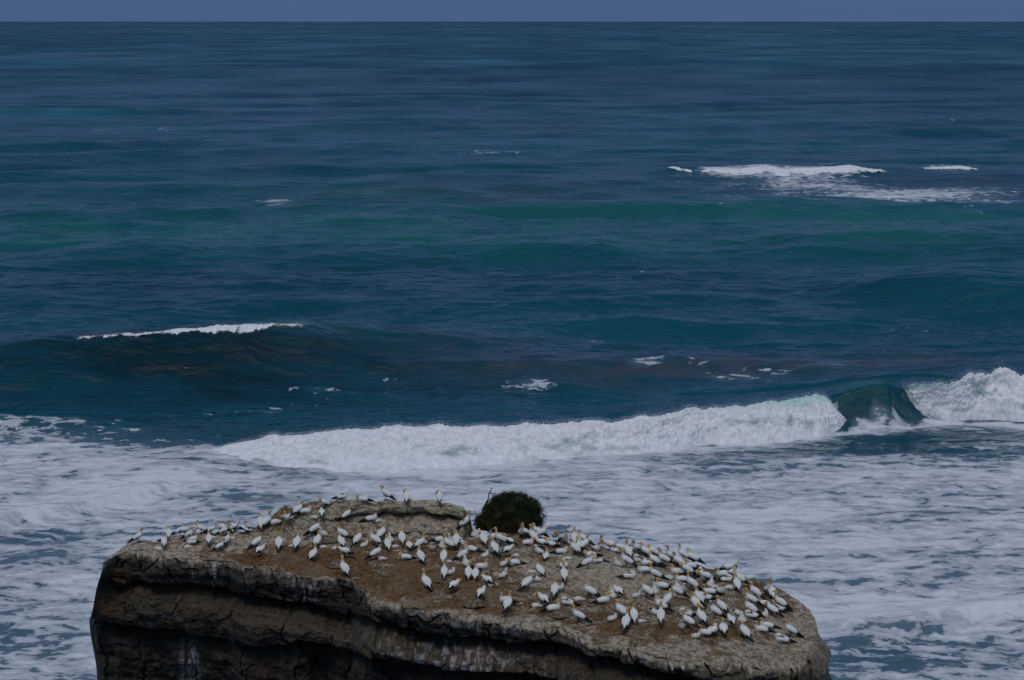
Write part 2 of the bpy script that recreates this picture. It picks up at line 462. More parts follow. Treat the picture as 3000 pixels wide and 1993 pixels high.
RIDGES = [  # crest line (px, py, height), front width, back width
    ([(-700, 1060, 2.2), (-200, 1035, 3.2), (0, 1014, 4.8), (215, 988, 5.8), (480, 970, 6.2), (650, 957, 6.4), (910, 951, 5.9), (1150, 972, 4.2), (1400, 987, 2.6), (1650, 1012, 1.7), (1900, 1032, 0.9), (2200, 1040, 0)], 11.0, 22),
    ([(500, 1310, 0), (700, 1292, 0.3), (800, 1280, 0.9), (1000, 1266, 1.2), (1330, 1250, 1.3), (1500, 1253, 1.3), (1800, 1243, 1.5), (2100, 1213, 1.8), (2360, 1180, 2.2), (2450, 1158, 3.3), (2520, 1134, 4.2), (2600, 1124, 4.5), (2660, 1128, 3.6), (2800, 1125, 3.0), (3000, 1110, 3.0), (3300, 1100, 3), (3900, 1090, 3)], 2.6, 17),
    ([(-600, 1240, 1), (0, 1216, 1.2), (200, 1222, 1.3), (420, 1236, 1.0), (700, 1262, 0.3), (760, 1264, 0)], 4.0, 9),
    ([(1050, 1095, 0), (1350, 1080, 0.6), (1700, 1075, 0.9), (2050, 1062, 0.9), (2400, 1058, 1.2), (2800, 1050, 1.4), (3300, 1050, 1)], 6.0, 12),
    ([(1750, 505, 0), (2020, 493, 1.6), (2250, 486, 2.2), (2500, 484, 2.0), (2700, 492, 0.8), (2900, 494, 0.9), (3300, 496, 0)], 9, 25),
    ([(860, 640, 0.0), (960, 630, 1.95), (1120, 628, 1.95), (1290, 636, 1.5), (1500, 650, 0)], 9, 25),
    ([(-200, 630, 1), (120, 627, 1.3), (300, 640, 0.8), (500, 655, 0)], 9, 22),
    ([(100, 740, 0.0), (300, 727, 1.8), (430, 720, 2.4), (560, 727, 1.8), (900, 735, 1.05), (1100, 732, 1.35), (1400, 745, 0)], 9, 22),
    ([(1330, 735, 0.0), (1480, 720, 1.8), (1640, 707, 2.7), (1760, 712, 2.55), (1900, 735, 0.9), (2000, 745, 0)], 9, 22),
    ([(2150, 702, 0.0), (2350, 686, 2.1), (2650, 679, 2.4), (3000, 682, 2.4), (3400, 690, 0.5)], 10, 24),
    ([(2400, 850, 0.0), (2600, 832, 2.1), (2800, 826, 2.85), (3000, 836, 2.85), (3400, 850, 1)], 9, 22),
    ([(-300, 560, 0.5), (200, 552, 1.0), (600, 545, 1.2), (900, 540, 1.0), (1200, 548, 0)], 10, 26),
    ([(1150, 505, 0), (1400, 500, 1.2), (1600, 512, 0.4), (1750, 520, 0.6), (1950, 528, 0)], 9, 24),
    ([(1000, 890, 0.0), (1300, 880, 1.05), (1700, 872, 1.35), (2100, 878, 0.75), (2300, 885, 0)], 7, 16),
    ([(1300, 960, 0.0), (1600, 945, 1.05), (1850, 940, 1.35), (2200, 950, 0.9), (2500, 955, 0)], 6, 15),
    ([(-300, 860, 0.9), (100, 850, 1.2), (400, 858, 0.6), (700, 865, 0)], 7, 18),
    ([(2300, 1420, 0), (2500, 1800, 0)], 3, 6),
    ([(2380, 1835, 0.2), (2600, 1800, 1.0), (2800, 1775, 1.3), (3050, 1752, 1.3), (3300, 1740, 1.2)], 1.8, 4),
    ([(-300, 1530, 0.9), (0, 1508, 1.0), (250, 1465, 0.9), (420, 1425, 0.6), (560, 1400, 0)], 1.8, 4),
]

def sea_height(x, y, cell):
    """cell = local radial mesh spacing; waves finer than it are left to the bump"""
    h = np.zeros_like(x)
    a = R(7)
    u = x * math.cos(a) + y * math.sin(a); v = -x * math.sin(a) + y * math.cos(a)
    far = np.clip((y - 215) / 200, 0, 1)
    def fade(wl): return np.clip(wl / (2.0 * cell) - 0.6, 0, 1)
    ph = v / 74.0 * 2 * np.pi + 4.5 * fbm2(u / 260, v / 160, 3, 3)
    amp = 1.15 * (0.6 + 1.2 * fbm2(u / 210, v / 120, 2, 9))
    h += far * amp * (np.sin(ph) + 0.3 * np.sin(2 * ph)) * fade(74)
    ph = v / 31.0 * 2 * np.pi + 5 * fbm2(u / 90, v / 60, 3, 13)
    h += (0.15 + 0.85 * far) * 0.34 * (1 + 1.5 * noise2(u / 80, v / 50, 17)) * np.sin(ph) * fade(31)
    calm = np.where(y < 232, 0.45, 1.0)
    h += calm * (0.70 * noise2(u / 26, v / 11, 21) + 0.8 * (0.3 - np.abs(noise2(u / 34, v / 12, 27)))) * fade(11)
    h += sstep(420, 900, y) * 1.7 * (0.3 - np.abs(noise2(u / 85, v / 30, 28))) * fade(30)
    h += sstep(900, 2000, y) * 3.0 * (0.3 - np.abs(noise2(u / 260, v / 90, 29))) * fade(90)
    h += calm * (0.26 * noise2(u / 10, v / 4.6, 22) + 0.50 * (0.3 - np.abs(noise2(u / 12, v / 5, 26)))) * fade(4.6)
    h += calm * 0.12 * noise2(u / 4.2, v / 2.1, 23) * fade(2.1)
    h += 0.05 * noise2(u / 1.8, v / 1.0, 24) * fade(1.0)
    for pts, wf, wb in RIDGES:
        lx, ly, lh = img_line(pts, 0)
        o = np.argsort(lx)
        lx, ly, lh = lx[o], ly[o], lh[o]
        yc = np.interp(x, lx, ly); H = np.interp(x, lx, lh, left=0, right=0)
        wob = 1.2 * noise2(x / 14, y * 0, 31) + 0.4 * noise2(x / 4, y * 0 + 3, 32)
        d = y - yc - wob * min(1, wf / 6)
        pf = np.where(d < 0, 1 / np.cosh(np.clip(d / wf, -12, 12) * 1.15) ** 2, 1 / np.cosh(np.clip(d / wb, -12, 12) * 1.2) ** 2)
        tr = -0.10 * np.exp(-((d + 2.4 * wf) / (1.4 * wf)) ** 2)
        h += H * (pf + tr)
    return h

def blob(px, py, cx, cy, rx, ry, s=1.0):
    return s * np.exp(-(((px - cx) / rx) ** 2 + ((py - cy) / ry) ** 2))

def build_sea():
    ys = np.concatenate([[63.8, 64.6, 65.5], np.arange(66.5, 1060, 2.1), np.arange(1060, 2075, 1.9), [2200, 2500, 3200, 5000]])
    Dn = depth_of(ys, 0.0)
    Dn = np.concatenate([Dn, [25.0]])[::-1]
    Dn[-1] = 25500.0
    pc = np.concatenate([np.linspace(-5200, -700, 70)[:-1], np.linspace(-700, -150, 160)[:-1], np.arange(-150, 3150, 2.6), np.linspace(3150, 3700, 160)[1:], np.linspace(3700, 8200, 70)[1:]])
    az = (pc - 1500.0) / F
    Y = np.repeat(Dn[:, None], len(az), 1)
    X = az[None, :] * (Y * cp + CAMZ * sp)
    cell = np.gradient(Dn)[:, None] * np.ones_like(X)
    cell = np.abs(cell)
    Z = sea_height(X, Y, cell)
    chop = np.clip((Y - 350) / 1500, 0, 1)
    px, py = proj(X, Y, 0 * X)
    # --- foam cover of the surf zone
    edge = np.interp(px, [-800, 0, 200, 420, 620, 760, 1100, 1500, 1800, 2070, 2300, 2500, 2640, 2800, 3000, 3800],
                     [1215, 1222, 1236, 1256, 1290, 1330, 1375, 1345, 1325, 1290, 1280, 1250, 1235, 1225, 1232, 1235])
    wv = 14 * fbm2(px / 90, py / 30, 3, 41)
    f = sstep(-14, 12, py - edge + wv) * 0.80 + 0.26 * np.exp(-((py - edge - 6) / 16) ** 2) * sstep(650, 760, px)
    f -= blob(px, py, 150, 1250, 420, 34, 0.40) + blob(px, py, 520, 1290, 260, 26, 0.34)
    f -= blob(px, py, 2560, 1290, 380, 45, 0.34) + blob(px, py, 2850, 1300, 300, 60, 0.28) + blob(px, py, 2200, 1345, 500, 40, 0.22)
    f -= blob(px, py, 950, 1385, 170, 30, 0.20)
    f -= blob(px, py, 2750, 1480, 420, 50, 0.10)
    f -= blob(px, py, 2700, 1920, 420, 90, 0.25) + blob(px, py, 2450, 1960, 200, 90, 0.08)
    f -= blob(px, py, 60, 1800, 280, 260, 0.20) + blob(px, py, 2900, 1600, 500, 60, 0.08) + blob(px, py, 650, 1490, 330, 60, 0.13) + blob(px, py, 100, 1570, 260, 40, 0.18)
    f += blob(px, py, 2750, 1805, 380, 34, 0.45) + blob(px, py, 180, 1495, 240, 32, 0.30) + blob(px, py, 330, 1440, 130, 22, 0.22)
    f += blob(px, py, 1300, 1400, 700, 30, 0.10) + blob(px, py, 2200, 1560, 500, 90, 0.06)
    # streaks seaward of the surf
    g = 0
    g = g + blob(px, py, 1170, 1122, 110, 9, 0.40) + blob(px, py, 1560, 1128, 110, 13, 0.50) + blob(px, py, 930, 1142, 110, 9, 0.36)
    g = g + blob(px, py, 800, 1198, 150, 16, 0.36) + blob(px, py, 1870, 1093, 60, 12, 0.48) + blob(px, py, 2180, 1115, 170, 22, 0.46)
    g = g + blob(px, py, 2440, 1097, 130, 13, 0.48) + blob(px, py, 2060, 1085, 200, 12, 0.34) + blob(px, py, 1740, 1035, 80, 18, 0.36)
    g = g + blob(px, py, 500, 1004, 70, 10, 0.22) + blob(px, py, 2570, 1205, 90, 16, 0.26) + blob(px, py, 300, 1100, 60, 8, 0.2)
    g = g + blob(px, py, 1560, 1170, 900, 30, 0.17) + blob(px, py, 700, 1230, 400, 22, 0.28) + blob(px, py, 2700, 960, 200, 20, 0.28)
    g = g + blob(px, py, 812, 588, 55, 13, 0.62) + blob(px, py, 300, 382, 60, 5, 0.45) + blob(px, py, 480, 381, 60, 4, 0.5)
    g = g + blob(px, py, 2330, 534, 220, 24, 0.62) + blob(px, py, 2340, 508, 260, 12, 0.5) + blob(px, py, 2850, 590, 250, 14, 0.36) + blob(px, py, 2720, 562, 360, 24, 0.52) + blob(px, py, 2560, 575, 250, 16, 0.35)
    g = g + blob(px, py, 2770, 494, 110, 5, 0.65) + blob(px, py, 2130, 512, 100, 8, 0.6)
    g = g + blob(px, py, 2850, 622, 90, 5, 0.42) + blob(px, py, 1890, 628, 60, 4, 0.45) + blob(px, py, 1080, 645, 40, 3, 0.5)
    g = g + blob(px, py, 1250, 445, 260, 12, 0.28) + blob(px, py, 1480, 448, 120, 6, 0.35) + blob(px, py, 220, 470, 120, 12, 0.30)
    g = g + blob(px, py, 930, 490, 60, 5, 0.42) + blob(px, py, 1620, 608, 110, 5, 0.34) + blob(px, py, 2400, 685, 60, 3, 0.4) + blob(px, py, 2920, 676, 60, 3, 0.4)
    f = np.maximum(f, 0) + np.where(py < edge, g, 0)
    # streak rows a little everywhere on the open sea
    sp_ = fbm2(px / 60, py / 5, 2, 61)
    f += np.where((py < 1200) & (py > 150), sstep(0.72, 1.0, sp_) * 0.25, 0)
    f = np.clip(f, 0, 1)
    # --- water colour bands, with light and shade painted on the wave faces
    teal = blob(px, py, 1750, 178, 900, 11, 0.75) + blob(px, py, 150, 190, 260, 16, 0.8) + blob(px, py, 320, 222, 200, 8, 0.6) + blob(px, py, 130, 333, 300, 13, 0.9)
    teal += blob(px, py, 1500, 110, 2500, 18, 0.10) + blob(px, py, 2800, 120, 700, 40, 0.3) + blob(px, py, 1800, 430, 1200, 26, 0.32)
    teal += blob(px, py, 2700, 640, 450, 24, 0.75) + blob(px, py, 2540, 1196, 80, 8, 0.5)  # last one: pocket top tinted as if lit through
    teal = teal * (0.75 + 0.5 * fbm2(px / 300, py / 22, 3, 71))
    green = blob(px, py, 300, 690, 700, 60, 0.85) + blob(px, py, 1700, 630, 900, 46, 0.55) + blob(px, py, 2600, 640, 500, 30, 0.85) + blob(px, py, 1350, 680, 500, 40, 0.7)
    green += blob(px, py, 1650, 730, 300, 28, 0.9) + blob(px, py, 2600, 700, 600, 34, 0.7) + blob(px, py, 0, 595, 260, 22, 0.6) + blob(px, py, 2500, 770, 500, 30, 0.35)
    green += blob(px, py, 1000, 560, 700, 40, 0.4) + blob(px, py, 1200, 490, 300, 10, 0.4) + blob(px, py, 560, 1060, 520, 18, 0.55) + blob(px, py, 2530, 1216, 85, 20, 1.1)  # last two: green painted where light would pass through thin wave tops
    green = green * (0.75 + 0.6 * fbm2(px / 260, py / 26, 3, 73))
    silt = blob(px, py, 1500, 560, 500, 40, 0.45) + blob(px, py, 2700, 545, 500, 34, 0.5) + blob(px, py, 2000, 1095, 800, 40, 0.75) + blob(px, py, 2700, 1075, 500, 26, 0.45)
    silt += blob(px, py, 1400, 1040, 300, 30, 0.35) + blob(px, py, 400, 1280, 500, 40, 0.3) + blob(px, py, 2700, 1290, 500, 40, 0.35)
    silt = silt * (0.7 + 0.8 * fbm2(px / 200, py / 18, 3, 75))
    deep = blob(px, py, 1500, 64, 5000, 8, 0.7) + blob(px, py, 900, 250, 1300, 50, 0.35) + blob(px, py, 1500, 800, 1600, 60, 0.25) + blob(px, py, 450, 1118, 950, 72, 1.3)  # last one: left wave face painted darker, as it reflects little sky
    deep += blob(px, py, 2540, 1236, 85, 20, 0.8) + blob(px, py, 200, 860, 700, 60, 0.35) + blob(px, py, 2900, 270, 500, 50, 0.4)
    deep = deep * (0.75 + 0.6 * fbm2(px / 400, py / 30, 3, 77))
    V = np.stack([X, Y, Z], -1)
    o = grid_mesh('sea', V, M_SEA, dict(foam=f, teal=np.clip(teal, 0, 1), green=np.clip(green, 0, 1), silt=np.clip(silt, 0, 1), deep_shade=np.clip(deep, 0, 1), chop=chop))
    tag(o, 'blue green ocean with rows of swell and foam', None, None, 'structure')
    return o
build_sea()

# ------------------------------------------------------------------ breakers: thick rolling foam with a ragged crest
def whitewater(name, top, bot, label, amp, n=900, nv=70, back=5.0, wet=1.0, flecks=2500, seed=5, lip=None, thick=None, splash=None, fade_l=None):
    x0, x1 = top[0][0], top[-1][0]
    px = np.linspace(x0, x1, n)
    ty = np.interp(px, [t[0] for t in top], [t[1] for t in top]); H = np.interp(px, [t[0] for t in top], [t[2] for t in top])
    by = np.interp(px, [t[0] for t in bot], [t[1] for t in bot])
    drape = thick is not None
    v = np.linspace(-0.45, 1, nv)[:, None]
    vv = np.clip(v, 0, 1); vb = np.clip(-v / 0.45, 0, 1)
    endt = np.clip(np.minimum(px - x0, x1 - px) / (0.05 * (x1 - x0)), 0, 1) ** 0.7
    env = np.sin(np.pi * np.clip((v + 0.45) / 1.45, 0, 1)) ** 0.6
    toe = sstep(0.80, 1.0, v)
    def sea_at(x, y): return sea_height(x, y, y ** 2 / (F * CAMZ) * 2.0)
    if drape:                      # thin foam lying on the wave: find both edges on the real water surface
        hc = H.copy(); ht = H - 0.5
        for _ in range(14):
            cx, cy, _z = unproj(px, ty, hc); hc = 0.6 * hc + 0.4 * sea_at(cx, cy)
            tx, ty2, _z = unproj(px, by, ht); ht = 0.6 * ht + 0.4 * sea_at(tx, ty2)
        k_ = np.ones(9) / 9
        cy = np.convolve(np.pad(cy, 4, 'edge'), k_, 'valid'); ty2 = np.convolve(np.pad(ty2, 4, 'edge'), k_, 'valid')
        ty2 = np.minimum(ty2, cy - 0.8)
        X = cx + 0 * v
        Y = cy + (ty2 - cy) * vv + back * vb
        rl = 2.2 * (cy.mean() / 220) ** 2.2
        rag = 1 + (0.42 if cy.mean() < 400 else 0.30) * fbm2(X / rl, X * 0 + seed, 4, seed + 8)
        rag = np.clip(rag, 0.15, 2)
        Y2 = cy + (Y - cy) * rag
        b = 0.5 * np.abs(noise2(X / 1.3, Y2 / 1.3, seed)) + 0.35 * np.abs(noise2(X / 0.5, Y2 / 0.5, seed + 1)) + 0.2 * noise2(X / 0.22, Y2 / 0.22, seed + 2)
        hump = np.sin(np.pi * np.clip((v + 0.45) / 1.45, 0, 1)) ** 0.7 * (0.15 + 0.85 * endt)
        Z2 = sea_at(X, Y2) - 0.07 + hump * (thick * 0.12 + amp * 0.6 * b)
    else:
        cx, cy, cz = unproj(px, ty, H)
        tx, ty2, tz = unproj(px, by, 0.0 * px - 0.05)
        X = cx + (tx - cx) * vv
        Y = cy + (ty2 - cy) * (vv ** 0.9) + back * vb
        Zz = -0.05 + (H + 0.05) * (1 - vv ** 1.7)
        Zz = Zz * (1 - vb ** 1.2) - 0.3 * vb ** 1.2
        gust = 1 + 0.17 * fbm2(px / 110, px * 0 + seed, 4, seed + 20)
        b = 0.42 * noise3(X / 4.2, Y / 4.2, Zz / 2.6, seed) + 0.30 * noise3(X / 1.7, Y / 1.7, Zz / 1.3, seed + 1) + 0.28 * np.abs(noise3(X / 0.8, Y / 0.8, Zz / 0.7, seed + 2)) + 0.16 * noise3(X / 0.36, Y / 0.36, Zz / 0.33, seed + 3) + 0.08 * noise3(X / 0.17, Y / 0.17, Zz / 0.16, seed + 4)
        sc = amp * env * (0.35 + 0.65 * endt) * np.clip(H / 2.0, 0.35, 1.3)
        Y2 = Y - sc * b * 0.8 - toe * amp * 0.9 * (0.45 + 0.8 * fbm2(X / 3.0, X * 0, 5, seed + 8))
        Z2 = (Zz + sc * b * 1.0 - 0.06) * (0.3 + 0.7 * endt) - 0.35 * (1 - endt)
        Z2 = np.where(v < 0.9, Z2 * gust, Z2) - 0.5 * toe
    V = np.stack([X + 0 * v, Y2, Z2], -1)
    wetA = wet * sstep(0.1, 0.5, v) * (1 - sstep(0.8, 1, v)) + 0 * X
    lipA = 0 * X
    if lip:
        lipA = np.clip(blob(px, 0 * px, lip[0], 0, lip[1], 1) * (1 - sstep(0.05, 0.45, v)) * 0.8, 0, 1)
    ends = sstep(0, 1, np.clip(np.minimum(px - x0, x1 - px) / (0.07 * (x1 - x0)), 0, 1))
    if drape:
        cov = sstep(-0.40, -0.02, v) * (1 - sstep(0.25, 1.0, v)) * ends * np.clip(0.72 + 1.0 * fbm2(px / 45, px * 0 + seed, 3, seed + 30), 0.42, 1.1) * (1 if fade_l is None else 0.55 + 0.45 * sstep(fade_l, fade_l + 250, px))
    else:
        cov = sstep(-0.42, -0.15, v) * ends ** 0.6
    gr = np.full(X.shape, float(np.clip(1.3 * (220.0 / cy.mean()) ** 1.3, 0.25, 1.5)))
    wm = grid_mesh(name, V, M_FOAM, dict(wet=wetA, lip=lipA, cover=cov + 0 * X, grain=gr))
    tag(wm, label, 'breaking wave', 'breaking waves', 'stuff')
    # droplets and flecks torn from the crest: children of the foam
    rnd = np.random.RandomState(seed)
    vs, fs = [], []
    ii = rnd.randint(0, n, flecks)
    r0 = np.argmin(np.abs(v[:, 0]))
    for i in ii:
        if endt[i] < 0.3: continue
        g = rnd.gamma(1.2, 0.15) * amp * (1 + 1.6 * max(0.0, math.sin(px[i] * 0.021 + seed)) ** 4)
        if splash is not None and abs(px[i] - splash) < 34: g = rnd.uniform(0, 1) ** 1.3 * 1.5 * (1 - abs(px[i] - splash) / 34)
        c = V[r0, i] + np.array([rnd.normal(0, 0.25), rnd.uniform(-0.7, 1.2), g * min(1.2, H[i] / 2.5) + 0.02])
        rr = rnd.uniform(0.010, 0.036) * (1.3 if g < 0.15 else 0.8)
        k = len(vs)
        q = rnd.normal(0, 1, (4, 3)); q /= np.linalg.norm(q, axis=1)[:, None]
        for w in q: vs.append(c + w * rr)
        fs += [(k, k + 1, k + 2), (k, k + 2, k + 3), (k, k + 3, k + 1), (k + 1, k + 3, k + 2)]
    if vs:
        me = face_mesh('spray', vs, fs, M_SPRAY, False)
        o = link('spray', me, wm); o['kind'] = 'stuff'
    return wm

whitewater('breaker', [(560, 1322, 0.1), (630, 1312, 0.3), (690, 1301, 0.6), (740, 1291, 1.1), (800, 1277, 1.7), (900, 1268, 1.9), (1000, 1260, 2.0), (1150, 1250, 2.1), (1330, 1246, 2.2), (1500, 1248, 2.2), (1650, 1242, 2.3), (1800, 1232, 2.4), (1930, 1216, 2.6), (1960, 1210, 2.8), (2100, 1193, 2.8), (2250, 1178, 3.1), (2360, 1160, 3.4), (2420, 1164, 3.2), (2475, 1182, 2.4), (2512, 1222, 0.9)],
           [(560, 1328), (630, 1336), (690, 1346), (750, 1360), (830, 1372), (900, 1378), (1150, 1384), (1350, 1368), (1500, 1352), (1650, 1345), (1800, 1332), (1960, 1312), (2070, 1293), (2200, 1299), (2300, 1294), (2400, 1276), (2470, 1258), (2512, 1240)],
           'long white breaker rolling across the middle of the picture behind the rock', 1.0, n=1500, flecks=22000, seed=5, lip=(2330, 160), splash=1960)
whitewater('breaker', [(2590, 1180, 0.7), (2606, 1152, 2.6), (2645, 1132, 3.7), (2700, 1124, 4.1), (2760, 1126, 4.1), (2820, 1114, 4.3), (2880, 1097, 4.5), (2930, 1084, 4.8), (2980, 1092, 4.6), (3060, 1090, 4.6), (3200, 1085, 4.5), (3600, 1080, 3.8)],
           [(2590, 1186), (2612, 1206), (2680, 1218), (2800, 1222), (2900, 1217), (3000, 1232), (3200, 1238), (3600, 1230)],
           'tall white breaker collapsing at the right edge of the picture', 1.15, n=700, flecks=13000, seed=15, lip=(2700, 90))
whitewater('breaker', [(210, 991, 5.0), (300, 986, 5.1), (365, 979, 5.3), (400, 981, 5.3), (480, 972, 5.4), (540, 966, 5.5), (590, 964, 5.6), (650, 958, 5.6), (740, 954, 5.5), (830, 952, 5.3), (890, 951, 5.2), (912, 952, 5.2)],
           [(210, 993), (300, 990), (345, 986), (380, 990), (430, 988), (480, 984), (520, 978), (560, 990), (600, 980), (640, 978), (700, 986), (770, 978), (830, 972), (900, 960), (912, 956)],
           'thin white foam crest on the tall green wave at left', 0.55, n=900, nv=40, back=1.0, wet=0.3, flecks=3000, seed=25, thick=0.9, fade_l=330)
whitewater('breaker', [(2040, 505, 1.2), (2090, 500, 1.9), (2135, 502, 2.0), (2199, 495, 2.4), (2250, 491, 2.6), (2290, 499, 2.3), (2389, 495, 2.5), (2450, 491, 2.7), (2491, 486, 2.9), (2542, 497, 2.0), (2610, 502, 1.0)],
           [(2040, 506), (2090, 509), (2167, 522), (2262, 529), (2358, 524), (2440, 520), (2520, 516), (2610, 505)],
           'distant patch of white water breaking on the open sea at upper right', 1.2, n=600, nv=44, back=3, wet=0.2, flecks=900, seed=35, thick=1.7)
whitewater('breaker', [(1956, 492, 1.4), (1975, 490, 1.9), (2000, 497, 1.4), (2030, 503, 0.6)],
           [(1956, 494), (1980, 503), (2005, 506), (2030, 505)],
           'small whitecap just left of the distant patch of white water', 0.9, n=160, nv=24, back=2, wet=0.1, flecks=150, seed=45, thick=0.9)
whitewater('breaker', [(2700, 494, 0.5), (2770, 490, 1.0), (2800, 487, 1.4), (2840, 491, 1.1), (2870, 498, 0.5)],
           [(2700, 495), (2790, 499), (2830, 500), (2870, 500)],
           'small whitecap near the right edge beyond the distant patch of white water', 0.7, n=200, nv=24, back=2, wet=0.1, flecks=150, seed=55, thick=0.7)

# ------------------------------------------------------------------ the rock stack
Z0 = 32.0
RIM = [(300, 1652), (326, 1632), (345, 1624), (380, 1615), (418, 1613), (463, 1629), (520, 1624), (585, 1625), (669, 1631), (707, 1655), (803, 1663), (875, 1682), (974, 1686), (1031, 1701), (1052, 1732), (1090, 1755), (1150, 1772), (1226, 1777), (1290, 1785), (1340, 1796), (1405, 1810), (1481, 1812), (1531, 1823), (1634, 1835), (1672, 1850), (1710, 1865), (1748, 1880), (1824, 1888), (1862, 1899), (1920, 1918), (1999, 1930), (2052, 1938), (2167, 1945), (2270, 1949), (2330, 1952), (2365, 1925), (2385, 1885), (2396, 1850)]
BACK = [(300, 1650), (312, 1640), (326, 1626), (341, 1616), (376, 1594), (429, 1583), (463, 1579), (509, 1572), (593, 1565), (631, 1561), (707, 1555), (765, 1550), (822, 1536), (860, 1560), (929, 1565), (1012, 1573), (1150, 1577), (1272, 1578), (1374, 1575), (1440, 1562), (1500, 1556), (1560, 1556), (1600, 1574), (1634, 1583), (1729, 1592), (1805, 1603), (1900, 1614), (2000, 1642), (2049, 1652), (2102, 1664), (2163, 1687), (2243, 1717), (2304, 1744), (2331, 1762), (2373, 1787), (2388, 1812), (2396, 1848)]
KTOP = [(700, 1555), (765, 1549), (822, 1533), (860, 1514), (900, 1502), (929, 1493), (982, 1478), (1012, 1473), (1100, 1468), (1195, 1470), (1272, 1473), (1329, 1475), (1350, 1482), (1366, 1492), (1385, 1520), (1400, 1555)]
L1 = [(300, 1700), (380, 1706), (418, 1688), (498, 1698), (585, 1694), (631, 1706), (688, 1724), (746, 1735), (814, 1739), (845, 1755), (898, 1762), (955, 1770), (1005, 1785), (1070, 1796), (1150, 1819), (1214, 1838), (1329, 1854), (1416, 1857), (1493, 1869), (1577, 1869), (1672, 1882), (1748, 1910), (1862, 1932), (1939, 1950), (2000, 1962), (2100, 2000), (2200, 2010), (2396, 2040)]
L2 = [(261, 1800), (380, 1812), (460, 1819), (524, 1823), (612, 1838), (688, 1854), (784, 1865), (879, 1856), (974, 1860), (1040, 1885), (1150, 1915), (1300, 1935), (1481, 1938), (1596, 1962), (1750, 1985), (1900, 2010), (2396, 2120)]
def ip(pts, x): return np.interp(x, [p[0] for p in pts], [p[1] for p in pts])

def base_z(px):
    """general level of the rock top, dipping towards the right end"""
    return Z0 - 0.9 * sstep(1950, 2400, px) - 0.25 * sstep(420, 300, px)

